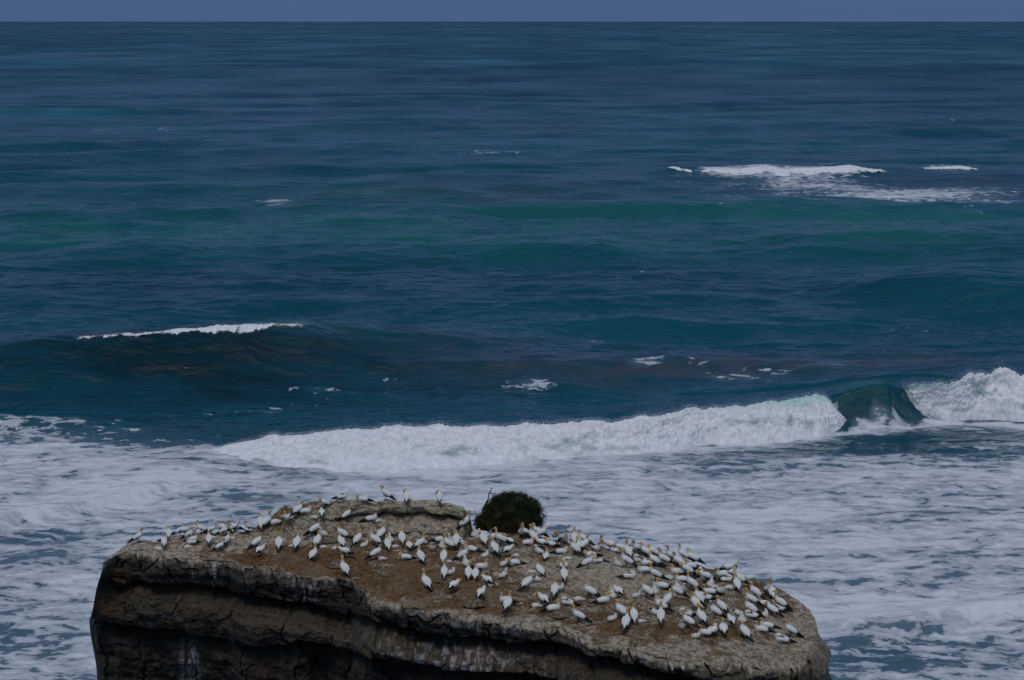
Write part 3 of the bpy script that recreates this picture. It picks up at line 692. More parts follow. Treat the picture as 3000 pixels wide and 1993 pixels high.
def build_rock():
    NC = 1700
    u = np.linspace(0, 1, NC)
    pc = 302 + (2396 - 302) * u
    zb = base_z(pc)
    yR, yB, yK = ip(RIM, pc), ip(BACK, pc), ip(KTOP, pc)
    yB = np.minimum(yB, yR - 1.0)
    DR, DB = depth_of(yR, zb), depth_of(yB, zb)
    rows, A = [], {k: [] for k in ('top', 'guano', 'ochre', 'streak', 'pale', 'ledge')}
    def add(X, Y, Z, **a):
        rows.append(np.stack(np.broadcast_arrays(X, Y, Z), -1))
        for k in A: A[k].append(np.broadcast_to(a.get(k, 0.0), X.shape).astype(float))
    knoll = sstep(690, 930, pc) * (1 - sstep(1352, 1396, pc))
    hk = 1.12 * knoll
    # ---- back wall, from the sea up (never seen from the front)
    endw = np.clip(np.minimum(u, 1 - u) / 0.05, 0, 1)
    for z in (-2.0, 6.0, 14.0, 20.0, 25.0, 28.5, 30.0):
        Yb = DB + 0.9 + (zb - z) * 0.10 + 1.4 * endw
        add(x_of(pc, Yb, z), Yb, z + 0 * pc)
    # ---- knoll: top, upper tier, undercut, lower tier
    Kd = depth_of(yK, zb + hk)
    Kd = DB + (Kd - DB) * sstep(0.0, 0.5, knoll)
    kl = sstep(900, 1080, pc)          # 0: plain slope, 1: stepped wall
    for t in np.linspace(0, 1, 26)[:-1]:
        Yv = np.maximum(DB, Kd) + 1.1 * (1 - t) * (0.25 + knoll)
        Zv = zb + hk * (1 - 0.55 * (1 - t) ** 2) - 0.6 * (1 - t) ** 2 * 1.0
        add(x_of(pc, Yv, Zv), Yv, Zv, top=1.0, guano=0.5 + 0.35 * knoll, pale=knoll * 0.85)
    prof = [(0.0, 0.0, 1.0), (0.12, -0.06, 0.97), (0.30, -0.13, 0.84), (0.40, -0.12, 0.70), (0.44, -0.05, 0.64), (0.46, 0.16, 0.61), (0.49, 0.16, 0.57), (0.52, 0.02, 0.53), (0.62, -0.10, 0.45), (0.75, -0.32, 0.25), (0.84, -0.42, 0.15), (0.87, -0.36, 0.10), (0.90, -0.34, 0.04), (1.0, -0.62, 0.0)]
    pt = [p[0] for p in prof]; pd = [p[1] for p in prof]; pz = [p[2] for p in prof]
    w1 = 0.08 * noise2(pc / 60, pc * 0, 91) + 0.04 * noise2(pc / 18, pc * 0, 92)
    for t in np.linspace(0, 1, 110):
        tt = np.clip(t + w1 * 0.6 * math.sin(math.pi * t), 0, 1)
        Yv = np.maximum(DB, Kd) * 1.0 + (np.interp(tt, pt, pd) * kl - 1.5 * tt ** 1.2 * (1 - kl)) * knoll - 0.25 * kl * knoll * sstep(0.55, 1, tt)
        # start of the ground: settle on the back line
        Zv = zb + hk * (np.interp(tt, pt, pz) * kl + (1 - tt ** 0.9) * (1 - kl))
        add(x_of(pc, Yv, Zv), Yv, Zv, top=1.0, guano=(0.58 if t < 0.66 else 0.80) * (0.6 + 0.4 * knoll), pale=knoll * (1.0 if t < 0.45 else 0.3) * (1 - sstep(0.85, 1, t)) * (0.4 + 0.6 * kl))
    Yg0 = np.maximum(DB, Kd) - (0.87 * kl + 1.5 * (1 - kl)) * knoll
    # ---- the trampled top
    NG = 250
    for t in np.linspace(0, 1, NG)[1:]:
        Yv = Yg0 + (DR - Yg0) * t
        Zv = zb + 0 * Yv
        px, py = proj(x_of(pc, Yv, Zv), Yv, Zv)
        och = blob(px, py, 1180, 1700, 330, 60, 1.0) + blob(px, py, 870, 1640, 220, 40, 0.9) + blob(px, py, 720, 1640, 120, 25, 0.5) + blob(px, py, 1750, 1850, 300, 30, 0.5) + blob(px, py, 2100, 1880, 260, 30, 0.5) + blob(px, py, 1300, 1780, 300, 22, 0.5)
        gu = 0.50 - 0.30 * och + blob(px, py, 820, 1540, 120, 50, 0.35) + blob(px, py, 620, 1590, 220, 30, 0.30) + blob(px, py, 1700, 1660, 240, 50, 0.30) + blob(px, py, 1850, 1690, 160, 60, 0.30) + blob(px, py, 2000, 1900, 330, 26, 0.40) + blob(px, py, 2330, 1830, 90, 60, 0.35) + blob(px, py, 1560, 1850, 160, 20, 0.3) + blob(px, py, 400, 1620, 120, 20, 0.4)
        pale = blob(px, py, 1790, 1690, 170, 55, 0.5) + blob(px, py, 380, 1608, 90, 16, 0.6) + blob(px, py, 2320, 1860, 110, 70, 0.35)
        rimw = sstep(0.93, 1.0, t)
        add(x_of(pc, Yv, Zv), Yv, Zv, top=1.0, guano=np.clip(gu + 0.22 * rimw, 0, 1), ochre=np.clip(och, 0, 1), pale=np.clip(pale + 0.25 * rimw, 0, 1))
    n_top = len(rows)
    # ---- the cliff, loosely split by two undercut lines
    sideL = [(0, 302), (0.4, 292), (0.8, 283), (1.15, 276), (1.95, 261), (2.8, 264), (4.2, 281), (6, 292), (32, 250)]
    sideR = [(0, 2396), (0.15, 2406), (0.45, 2432), (0.60, 2436), (0.8, 2424), (1.3, 2430), (1.7, 2446), (4, 2456), (6, 2450), (32, 2500)]
    zr_list = np.concatenate([np.linspace(0.01, 4.9, 330), np.linspace(5.1, 8, 40), np.linspace(8.6, 34, 36)])
    a = (yR * 0)  # depth of each undercut below the rim, metres
    def drop(yimg): 
        up = -(yimg - 996.5) / F
        return zb - (CAMZ + DR * (-sp + up * cp) / (cp + up * sp))
    a = np.clip(drop(ip(L1, pc)), 0.35, 3); b = np.maximum(drop(ip(L2, pc)), a + 0.7)
    a = a + 0.05 * noise2(pc / 24, pc * 0, 95); b = b + 0.07 * noise2(pc / 40, pc * 0, 96)
    gapA = 0.85 + 0.35 * noise2(pc / 110, pc * 0, 97) + 0.35 * blob(pc, pc * 0, 1350, 0, 350, 1) - 0.35 * blob(pc, pc * 0, 560, 0, 120, 1)
    gapB = 1.0 + 0.5 * noise2(pc / 90, pc * 0, 98)
    cave = 0.9 * blob(pc, 0 * pc, 945, 0, 38, 1) + 0.8 * blob(pc, 0 * pc, 1130, 0, 60, 1) + 0.6 * blob(pc, 0 * pc, 470, 0, 30, 1)
    for zr in zr_list:
        s = zr
        o = 0 * pc
        r1 = s / a
        wall1 = -0.16 * np.sin(np.pi * np.clip(r1, 0, 1)) - 0.10 * sstep(0, 0.25, r1)
        d1 = s - a
        inn = sstep(0.015, 0.06, u) * (1 - sstep(0.94, 0.985, u))
        rec = inn * gapA * sstep(0, 0.10, d1) * (1 - sstep(0.22, 0.62, d1))
        shelf = -0.42 * sstep(0.25, 0.75, d1)
        seg = np.clip(d1 - 0.6, 0, 99) / np.maximum(b - a - 0.6, 0.2)
        wall2 = -0.22 * np.sin(np.pi * np.clip(seg, 0, 1))
        d2 = s - b
        rec2 = inn * gapB * sstep(0, 0.10, d2) * (1 - sstep(0.25, 0.75, d2)) + 0.25 * sstep(0, 0.3, d2)
        low = -0.05 * np.clip(d2 - 0.5, 0, 30)
        cv = cave * sstep(0.05, 0.35, d2 if True else d1)
        off = wall1 + rec + shelf + wall2 + rec2 + low + cv
        lo = np.interp(s, [p[0] for p in sideL], [p[1] for p in sideL]); hi = np.interp(s, [p[0] for p in sideR], [p[1] for p in sideR])
        k = np.where(u < 0.5, lo + (pc - 302) * 1.0, pc)
        wl = (1 - sstep(0, 0.16, u)) ; wr_ = sstep(0.93, 1.0, u)
        px = pc + (lo - 302) * wl + (hi - 2396) * wr_
        wrap = 2.2 * (1 - np.sqrt(1 - np.clip((0.035 - u) / 0.035, 0, 1) ** 2)) * sstep(0.9, 4.5, s) + 2.2 * (1 - np.sqrt(1 - np.clip((u - 0.975) / 0.025, 0, 1) ** 2)) * sstep(0.9, 4.5, s)
        Yv = DR + off + wrap
        Zv = zb - s
        st = 1.0 * blob(pc, 0 * pc, 560, 0, 22, 1) * sstep(0.05, 0.3, d2) * 1.1 + blob(pc, 0 * pc, 580, 0, 12, 1) * (1 - sstep(0.0, 0.2, d1)) * 0.8 + blob(pc, 0 * pc, 625, 0, 14, 1) * (1 - sstep(-0.5, 0.0, d1)) * 0.7
        st = st + 0.85 * blob(pc, 0 * pc, 1340, 0, 210, 1) * sstep(0.30, 0.5, d1) * (1 - sstep(0.75, 1.1, d1)) + 0.6 * blob(pc, 0 * pc, 315 - 12 * (s - 2), 0, 12, 1) * sstep(1.2, 1.8, s)
        st = st + 0.35 * (1 - sstep(0.0, 0.45, s)) + 0.5 * blob(pc, 0 * pc, 1870, 0, 60, 1) * (1 - sstep(0.2, 0.6, s)) + 0.4 * blob(pc, 0 * pc, 1450, 0, 80, 1) * (1 - sstep(0.3, 0.6, s)) + 0.35 * blob(pc, 0 * pc, 900, 0, 50, 1) * (d1 < 0)
        tp = (1 - sstep(0.02, 0.14, s + 0.10 * noise2(pc / 14, pc * 0 + s * 3, 99))) + 0.75 * sstep(2330, 2420, pc) * (1 - sstep(0.3, 2.0, s))
        led = np.clip(sstep(0.24, 0.40, d1) * (1 - sstep(0.7, 1.0, d1)) * 0.5 + 0.8 * sstep(1700, 2050, pc) * (1 - sstep(0.1, 0.45, s)) + 0.4 * (1 - sstep(0.05, 0.3, s)) + 0.5 * sstep(0.35, 0.5, d2) * (1 - sstep(0.55, 0.8, d2)), 0, 1)
        add(x_of(px, Yv, Zv), Yv, Zv, top=np.clip(tp, 0, 1), guano=0.62 + 0 * pc, pale=0.35 + 0 * pc, streak=np.clip(st, 0, 1), ledge=led)
    V = np.stack(rows, 0)
    At = {k: np.stack(v, 0) for k, v in A.items()}
    X, Y, Z = V[..., 0].copy(), V[..., 1].copy(), V[..., 2].copy()
    nr = V.shape[0]
    ri = np.arange(nr)[:, None]
    gtop = ((ri >= 7) & (ri < n_top)) * 1.0
    # top relief: keep the very rim steady
    py = None
    g = 0.15 * fbm2(X / 2.6, Y / 2.2, 2, 101) + 0.075 * fbm2(X / 0.75, Y / 0.65, 3, 103) + 0.022 * fbm2(X / 0.16, Y / 0.16, 3, 106)
    # small nest mounds pressed into the ground
    val, ed, tx, ty = cells(X / 0.95, Y / 0.85, 5)
    m = np.exp(-((tx ** 2 + ty ** 2) / 0.055)) * (val > 0.35)
    g += 0.085 * m
    g += -0.05 * (1 - sstep(0.0, 0.06, np.abs(fbm2(X / 3.5, Y / 1.5, 3, 109)))) * 1.0
    zfade = gtop * sstep(7, 30, ri)
    endf = sstep(0, 0.02, u)[None, :] * (1 - sstep(0.985, 1, u))[None, :]
    # cliff relief
    cf = np.clip((ri - n_top + 6) / 12.0, 0, 1)
    Zl = Z + 0.055 * X
    v1, e1, tx, ty = cells(X / 1.7 + 0.35 * fbm2(X / 1.0, Zl / 1.0, 2, 111), Zl / 1.0 + 0.2 * fbm2(X / 1.1, Zl / 0.8, 2, 112), 7)
    v2, e2, _, _ = cells(X / 0.42, Zl / 0.34, 8)
    blk = 0.35 + 0.65 * sstep(40, 10, (ri - n_top) / 3.0 - 6) 
    blk = 0.30 + 0.70 * (1 - sstep(n_top + 55, n_top + 110, ri))
    crk = sstep(-0.15, 0.35, fbm2(X / 2.1, Zl / 1.2, 2, 141)) * blk
    c = 0.40 * (v1 - 0.5) * blk - 0.17 * (1 - sstep(0, 0.08, e1)) * crk + 0.07 * (v2 - 0.5) - 0.03 * (1 - sstep(0, 0.12, e2)) * crk
    c += 0.16 * (1 - np.abs(fbm3(X / 1.1, Y / 1.1, Z / 0.8, 4, 143))) ** 3 * (1.2 - blk)
    c += 0.22 * fbm3(X / 1.5, Y / 1.5, Z / 1.1, 3, 113) + 0.10 * fbm3(X / 0.4, Y / 0.4, Z / 0.3, 3, 117) + 0.03 * fbm3(X / 0.10, Y / 0.10, Z / 0.10, 2, 121)
    c += 0.10 * fbm2(X / 4.0, Z / 0.22, 3, 119)
    Xw = X + 0.30 * fbm2(Z / 0.9, X * 0 + 2, 3, 151) + 0.15 * (Z - Z0)
    va, ea, _, _ = cells(Xw / 1.15, 0 * X + 0.5, 11)          # upright joints split each bed into blocks
    band2 = sstep(n_top + 70, n_top + 110, ri)
    vb_, eb, _, _ = cells(Xw / 1.9 + 4, 0 * X + 0.5, 12)
    c += (0.34 * (va - 0.5) - 0.26 * (1 - sstep(0, 0.07, ea))) * (1 - band2) + (0.40 * (vb_ - 0.5) - 0.22 * (1 - sstep(0, 0.05, eb))) * band2
    rimn = (0.30 * (v1 - 0.5) + 0.14 * fbm2(X / 0.5, X * 0, 3, 123)) * sstep(n_top - 30, n_top, ri) * (ri < n_top)
    Y2 = Y - (c * cf) * endf - rimn * endf
    gg = g * zfade * endf * (0.4 + 0.6 * (1 - sstep(n_top - 6, n_top + 2, ri)) ) + g * 0.4 * (ri >= n_top) * (1 - sstep(n_top, n_top + 30, ri)) * endf
    Z2 = Z + gg
    # rounded rim
    rr = sstep(n_top - 14, n_top, ri) * (ri < n_top)
    Z2 = Z2 - 0.05 * rr - 0.05 * (ri >= n_top)
    # wrinkles on the knoll walls
    kw = ((ri >= 30) & (ri < 30 + 115)) * knoll[None, :]
    Y2 = Y2 - kw * (0.12 * fbm3(X / 0.8, Y / 0.8, Z / 0.25, 4, 131) + 0.03 * fbm3(X / 0.15, Y / 0.15, Z / 0.1, 2, 135))
    V = np.stack([X, Y2, Z2], -1)
    V = V[:, ::-1]
    At = {k: v[:, ::-1] for k, v in At.items()}
    o = grid_mesh('rock_stack', V, M_ROCK, At)
    tag(o, 'tall flat topped sea rock with dark layered cliff and guano stained top', 'rock', None, None)
    idx = np.arange(V.shape[0] * V.shape[1]).reshape(V.shape[:2])[5:n_top + 60:1, ::1]
    vv = V.reshape(-1, 3)
    me = o.data
    bv = BVHTree.FromObject(o, bpy.context.evaluated_depsgraph_get())
    return o, bv
ROCK, BVH = build_rock()

CAM = Vector((0, 0, CAMZ))
def ground(px, py):
    """where the sight line through the photo pixel meets the rock top"""
    for k in range(40):
        x, y, z = unproj(px, py + k * 1.5, 20.0)
        d = (Vector((float(x), float(y), float(z))) - CAM).normalized()
        hit, nrm, i, dist = BVH.ray_cast(CAM, d, 90)
        if hit is not None and nrm.length > 0 and hit.z > 29:
            if abs(nrm.z) < 0.35 and py + k * 1.5 < 1600:
                # on a step: stand on its edge
                h2, n2, _, _ = BVH.ray_cast(hit + Vector((0, 0.12, 3)), Vector((0, 0, -1)), 5)
                if h2 is not None: return h2
            return hit
    return None

# ------------------------------------------------------------------ birds
def catmull(P, n):
    P = np.asarray(P, float); m = len(P)
    Q = np.vstack([2 * P[0] - P[1], P, 2 * P[-1] - P[-2]])
    outp = []
    for i in range(m - 1):
        p0, p1, p2, p3 = Q[i], Q[i + 1], Q[i + 2], Q[i + 3]
        for t in np.linspace(0, 1, n, endpoint=False):
            outp.append(0.5 * ((2 * p1) + (-p0 + p2) * t + (2 * p0 - 5 * p1 + 4 * p2 - p3) * t * t + (-p0 + 3 * p1 - 3 * p2 + p3) * t ** 3))
    outp.append(Q[-2])
    return np.array(outp)

def loft(path, n=3, seg=12, attr_fn=None, fluff=0.0, seed=0):
    """path rows: x, y, z, half width, half height -> verts, faces, per-vertex list of (u, angle)"""
    C = catmull(path, n)
    rs = np.random.RandomState(seed)
    vs, info = [], []
    m = len(C)
    for i in range(m):
        a, b = C[max(0, i - 1), :3], C[min(m - 1, i + 1), :3]
        t = b - a; t /= max(1e-9, np.linalg.norm(t))
        side = np.array([0, 1, 0]) - t[1] * t; side /= np.linalg.norm(side)
        up = np.cross(t, side)
        if i > 0 and np.dot(up, pu) < 0: up = -up
        pu = up
        for k in range(seg):
            th = 2 * math.pi * k / seg
            w, h = max(C[i, 3], 0.001), max(C[i, 4], 0.001)
            f = 1 + fluff * rs.normal(0, 1)
            vs.append(C[i, :3] + side * math.cos(th) * w * f + up * math.sin(th) * h * f)
            info.append((i / (m - 1), th))
    fs = []
    for i in range(m - 1):
        for k in range(seg):
            a = i * seg + k; b = i * seg + (k + 1) % seg
            fs.append((a, b, b + seg, a + seg))
    vs.append(C[0, :3]); info.append((0, 0)); c0 = len(vs) - 1
    vs.append(C[-1, :3]); info.append((1, 0)); c1 = len(vs) - 1
    for k in range(seg):
        fs.append((c0, (k + 1) % seg, k)); fs.append((c1, (m - 1) * seg + k, (m - 1) * seg + (k + 1) % seg))
    return vs, fs, info

BODY_ST = [(-.26, 0, .145, .015, .013), (-.20, 0, .18, .052, .046), (-.10, 0, .235, .088, .084), (0, 0, .29, .104, .106), (.075, 0, .345, .092, .098), (.12, 0, .41, .064, .068)]
BODY_SI = [(-.28, 0, .105, .015, .013), (-.20, 0, .11, .060, .050), (-.09, 0, .115, .100, .092), (.03, 0, .120, .114, .108), (.11, 0, .155, .096, .098), (.145, 0, .215, .064, .070)]
BODY_LEAN = [(-.24, 0, .20, .015, .013), (-.18, 0, .22, .052, .046), (-.09, 0, .25, .088, .084), (.01, 0, .27, .104, .104), (.10, 0, .29, .092, .096), (.165, 0, .315, .062, .066)]
NECKS = {
 'up': [(.130, 0, .475, .044, .046), (.130, 0, .535, .036, .036), (.138, 0, .590, .036, .038), (.158, 0, .622, .038, .042), (.192, 0, .624, .028, .032), (.222, 0, .616, .014, .015)],
 'st': [(.138, 0, .460, .050, .053), (.135, .004, .505, .040, .042), (.150, .008, .545, .039, .043), (.180, .012, .560, .034, .038), (.214, .016, .553, .015, .017)],
 'stl': [(.136, 0, .460, .050, .053), (.135, .010, .505, .040, .042), (.145, .022, .545, .039, .043), (.160, .045, .560, .035, .038), (.172, .080, .553, .015, .017)],
 'str': [(.136, 0, .460, .050, .053), (.135, -.010, .505, .040, .042), (.145, -.022, .545, .039, .043), (.160, -.045, .560, .035, .038), (.172, -.080, .553, .015, .017)],
 'si': [(.148, 0, .275, .047, .050), (.142, .004, .322, .038, .040), (.155, .010, .358, .039, .042), (.186, .014, .368, .034, .037), (.218, .018, .360, .015, .017)],
 'sit': [(.148, 0, .275, .047, .050), (.138, .010, .322, .038, .040), (.145, .026, .358, .039, .042), (.158, .052, .368, .034, .037), (.166, .086, .360, .015, .017)],
 'pr': [(.148, 0, .455, .052, .054), (.180, .020, .475, .043, .043), (.208, .050, .452, .040, .042), (.200, .088, .405, .036, .038), (.186, .106, .372, .016, .017)],
 'prs': [(.150, 0, .262, .050, .054), (.170, .020, .292, .043, .043), (.190, .055, .275, .040, .042), (.176, .098, .225, .036, .038), (.160, .114, .192, .016, .017)],
 'bow': [(.205, 0, .350, .050, .052), (.252, 0, .365, .042, .043), (.292, 0, .342, .040, .042), (.312, 0, .295, .036, .038), (.318, 0, .262, .016, .017)],
 'sky': [(.126, 0, .485, .043, .045), (.124, 0, .560, .035, .036), (.128, 0, .625, .034, .036), (.134, 0, .668, .033, .036), (.139, 0, .702, .015, .016)],
 'sl': [(.140, .01, .262, .052, .050), (.085, .018, .292, .046, .044), (.020, .025, .268, .042, .036), (-.035, .03, .246, .020, .016)],
}
POSES = {  # name: (body, neck, standing, bill direction, gold start fraction)
 'up': ('ST', 'up', 1, (1, 0, -.12)), 'st': ('ST', 'st', 1, (1, .12, -.15)), 'stl': ('ST', 'stl', 1, (.35, 1, -.12)), 'str': ('ST', 'str', 1, (.35, -1, -.12)),
 'si': ('SI', 'si', 0, (1, .12, -.15)), 'sit': ('SI', 'sit', 0, (.25, 1, -.15)), 'pr': ('ST', 'pr', 1, (-.35, .35, -.8)), 'prs': ('SI', 'prs', 0, (-.4, .3, -.8)),
 'bow': ('LEAN', 'bow', 1, (.12, 0, -1)), 'sky': ('ST', 'sky', 1, (.08, 0, 1)), 'sl': ('SI', 'sl', 0, (-1, .1, -.25)),
}
AX = {'ST': (.55, .145, -.26), 'SI': (.10, .105, -.28), 'LEAN': (.25, .20, -.24)}
_cache = {}
def adult_parts(pose):
    if pose in _cache: return _cache[pose]
    bk, nk, stand, bd = POSES[pose]
    body = {'ST': BODY_ST, 'SI': BODY_SI, 'LEAN': BODY_LEAN}[bk]
    path = body + NECKS[nk]
    path = [q if i < len(body) else (q[0], q[1], q[2], q[3] * 1.18, q[4] * 1.18) for i, q in enumerate(path)]
    vs, fs, info = loft(path, 3, 14)
    nb_ = len(body); tot = len(path) - 1
    g0 = (nb_ + (-0.3 if pose != 'sl' else 0.9)) / tot; g1 = (nb_ + (1.1 if pose != 'sl' else 2.4)) / tot
    gold = [float(sstep(g0, g1, u)) * 0.95 for u, _ in info]
    dark = [1.0 if u > (tot - 0.35) / tot else 0.0 for u, _ in info]
    P = {'body': face_mesh('body', vs, fs, M_BODY, True, dict(gold=gold, dark=dark))}
    tip = np.array(path[-1][:3]); d = np.array(bd, float); d /= np.linalg.norm(d)
    bp = [(*(tip - d * .012), .014, .016), (*(tip + d * .035), .010, .012), (*(tip + d * .075 + np.array([0, 0, -.003])), .005, .006), (*(tip + d * .10 + np.array([0, 0, -.006])), .001, .001)]
    v, f, _ = loft(bp, 2, 8); P['bill'] = face_mesh('bill', v, f, M_BILL)
    for sname, sy in (('wing_a', 1), ('wing_b', -1)):
        if bk == 'ST': wp = [(.110, .070 * sy, .385, .012, .030), (.050, .094 * sy, .335, .024, .070), (-.06, .096 * sy, .265, .024, .080), (-.18, .072 * sy, .195, .018, .060), (-.28, .046 * sy, .135, .015, .046), (-.42, .020 * sy, .052, .008, .020), (-.46, .014 * sy, .030, .003, .005)]
        elif bk == 'SI': wp = [(.120, .074 * sy, .200, .012, .030), (.050, .102 * sy, .165, .024, .070), (-.07, .104 * sy, .150, .024, .078), (-.20, .076 * sy, .132, .018, .057), (-.31, .048 * sy, .112, .014, .040), (-.44, .020 * sy, .090, .008, .018), (-.49, .014 * sy, .080, .003, .005)]
        else: wp = [(.135, .068 * sy, .325, .012, .030), (.060, .094 * sy, .300, .024, .070), (-.05, .096 * sy, .265, .024, .080), (-.17, .070 * sy, .235, .017, .056), (-.27, .040 * sy, .205, .010, .030), (-.40, .016 * sy, .165, .003, .006)]
        v, f, inf = loft(wp, 3, 12)
        C = catmull(wp, 3)
        dk = []
        for (u, th), q in zip(inf, v):
            zc = np.interp(u, np.linspace(0, 1, len(C)), C[:, 2]); hh = np.interp(u, np.linspace(0, 1, len(C)), C[:, 4])
            low = (zc - q[2]) / max(hh, .004)
            dk.append(float(max(sstep(.46, .56, u), sstep(.15, .45, low) * sstep(.14, .28, u))))
        P[sname] = face_mesh('wing', v, f, M_WING, True, dict(dark=dk))
    sl, tz, tx = AX[bk]
    L = .20; k = 1 / math.hypot(1, sl)
    tp = [(tx + .05, 0, tz + .05 * sl + .004, .026, .014), (tx - L * .5 * k, 0, tz - L * .5 * k * sl, .040, .008), (tx - L * k, 0, max(tz - L * k * sl, .012), .010, .003)]
    v, f, inf = loft(tp, 3, 10)
    P['tail'] = face_mesh('tail', v, f, M_TAIL, True, dict(dark=[float(1 - 0.9 * (abs(q[1]) > .024)) for q in v]))
    if stand:
        for sname, sy in (('leg_a', 1), ('leg_b', -1)):
            hx = 0.0 if bk == 'ST' else .02
            v, f, _ = loft([(hx - .025, .040 * sy, .215, .016, .018), (hx - .012, .045 * sy, .10, .009, .010), (hx, .046 * sy, .03, .008, .009), (hx + .012, .047 * sy, .006, .010, .012)], 2, 8)
            b0 = len(v)
            v = list(v) + [np.array(q) for q in [(hx - .015, .045 * sy, .008), (hx + .07, (.045 - .028) * sy, .004), (hx + .085, .047 * sy, .005), (hx + .068, (.045 + .030) * sy, .004), (hx + .02, .046 * sy, .022)]]
            f = f + [(b0, b0 + 1, b0 + 4), (b0 + 1, b0 + 2, b0 + 4), (b0 + 2, b0 + 3, b0 + 4), (b0 + 3, b0, b0 + 4), (b0, b0 + 3, b0 + 2, b0 + 1)]
            P[sname] = face_mesh('leg', v, f, M_LEG)
    _cache[pose] = P
    return P

def chick_parts(pose):
    if pose in _cache: return _cache[pose]
    if pose == 'ck': path = [(-.16, 0, .06, .02, .02), (-.12, 0, .09, .085, .075), (-.02, 0, .125, .120, .118), (.055, 0, .195, .104, .108), (.085, 0, .275, .070, .074), (.095, 0, .335, .052, .055), (.120, .005, .375, .050, .052), (.155, .010, .378, .030, .032), (.170, .012, .374, .012, .012)]
    elif pose == 'ckl': path = [(-.18, 0, .06, .02, .02), (-.13, 0, .09, .085, .075), (-.02, 0, .115, .120, .108), (.07, 0, .150, .096, .098), (.115, .01, .215, .060, .064), (.115, .04, .262, .048, .050), (.118, .075, .275, .045, .045), (.118, .108, .268, .022, .022)]
    else: path = [(-.21, 0, .05, .02, .02), (-.15, 0, .075, .085, .07), (-.03, 0, .092, .118, .092), (.08, 0, .085, .100, .082), (.16, .01, .070, .056, .052), (.205, .015, .078, .050, .048), (.24, .018, .070, .026, .026), (.255, .02, .068, .01, .01)]
    vs, fs, info = loft(path, 4, 16, fluff=.045, seed=3)
    n = len(path) - 1
    dk = [float(sstep((n - 1.1) / n, (n - .6) / n, u)) for u, _ in info]
    P = {'body': face_mesh('body', vs, fs, M_DOWN, True, dict(dark=dk))}
    tip = np.array(path[-1][:3]); d = tip - np.array(path[-3][:3]); d /= np.linalg.norm(d)
    v, f, _ = loft([(*(tip - d * .012), .010, .012), (*(tip + d * .022), .007, .008), (*(tip + d * .05), .001, .001)], 2, 8)
    P['bill'] = face_mesh('bill', v, f, M_DOWNB)
    for sname, sy in (('wing_a', 1), ('wing_b', -1)):
        z = {'ck': .17, 'ckl': .13, 'cl': .095}[pose]
        v, f, _ = loft([(.06, .088 * sy, z + .05, .010, .015), (.0, .118 * sy, z, .018, .045), (-.09, .112 * sy, z - .045, .014, .035), (-.17, .075 * sy, z - .065, .004, .008)], 3, 10, fluff=.06, seed=4)
        P[sname] = face_mesh('wing', v, f, M_DOWN, True, dict(dark=[0.0] * len(v)))
    _cache[pose] = P
    return P

TILE = {1: (360, 1430, 4.722), 2: (820, 1420, 4.722), 3: (1220, 1480, 5.9025), 4: (1500, 1520, 5.9025), 5: (1780, 1560, 7.84), 6: (1960, 1620, 7.84), 7: (1780, 1700, 7.84), 8: (2060, 1680, 7.3625), 9: (1200, 1640, 5.9025), 10: (1560, 1660, 7.84)}
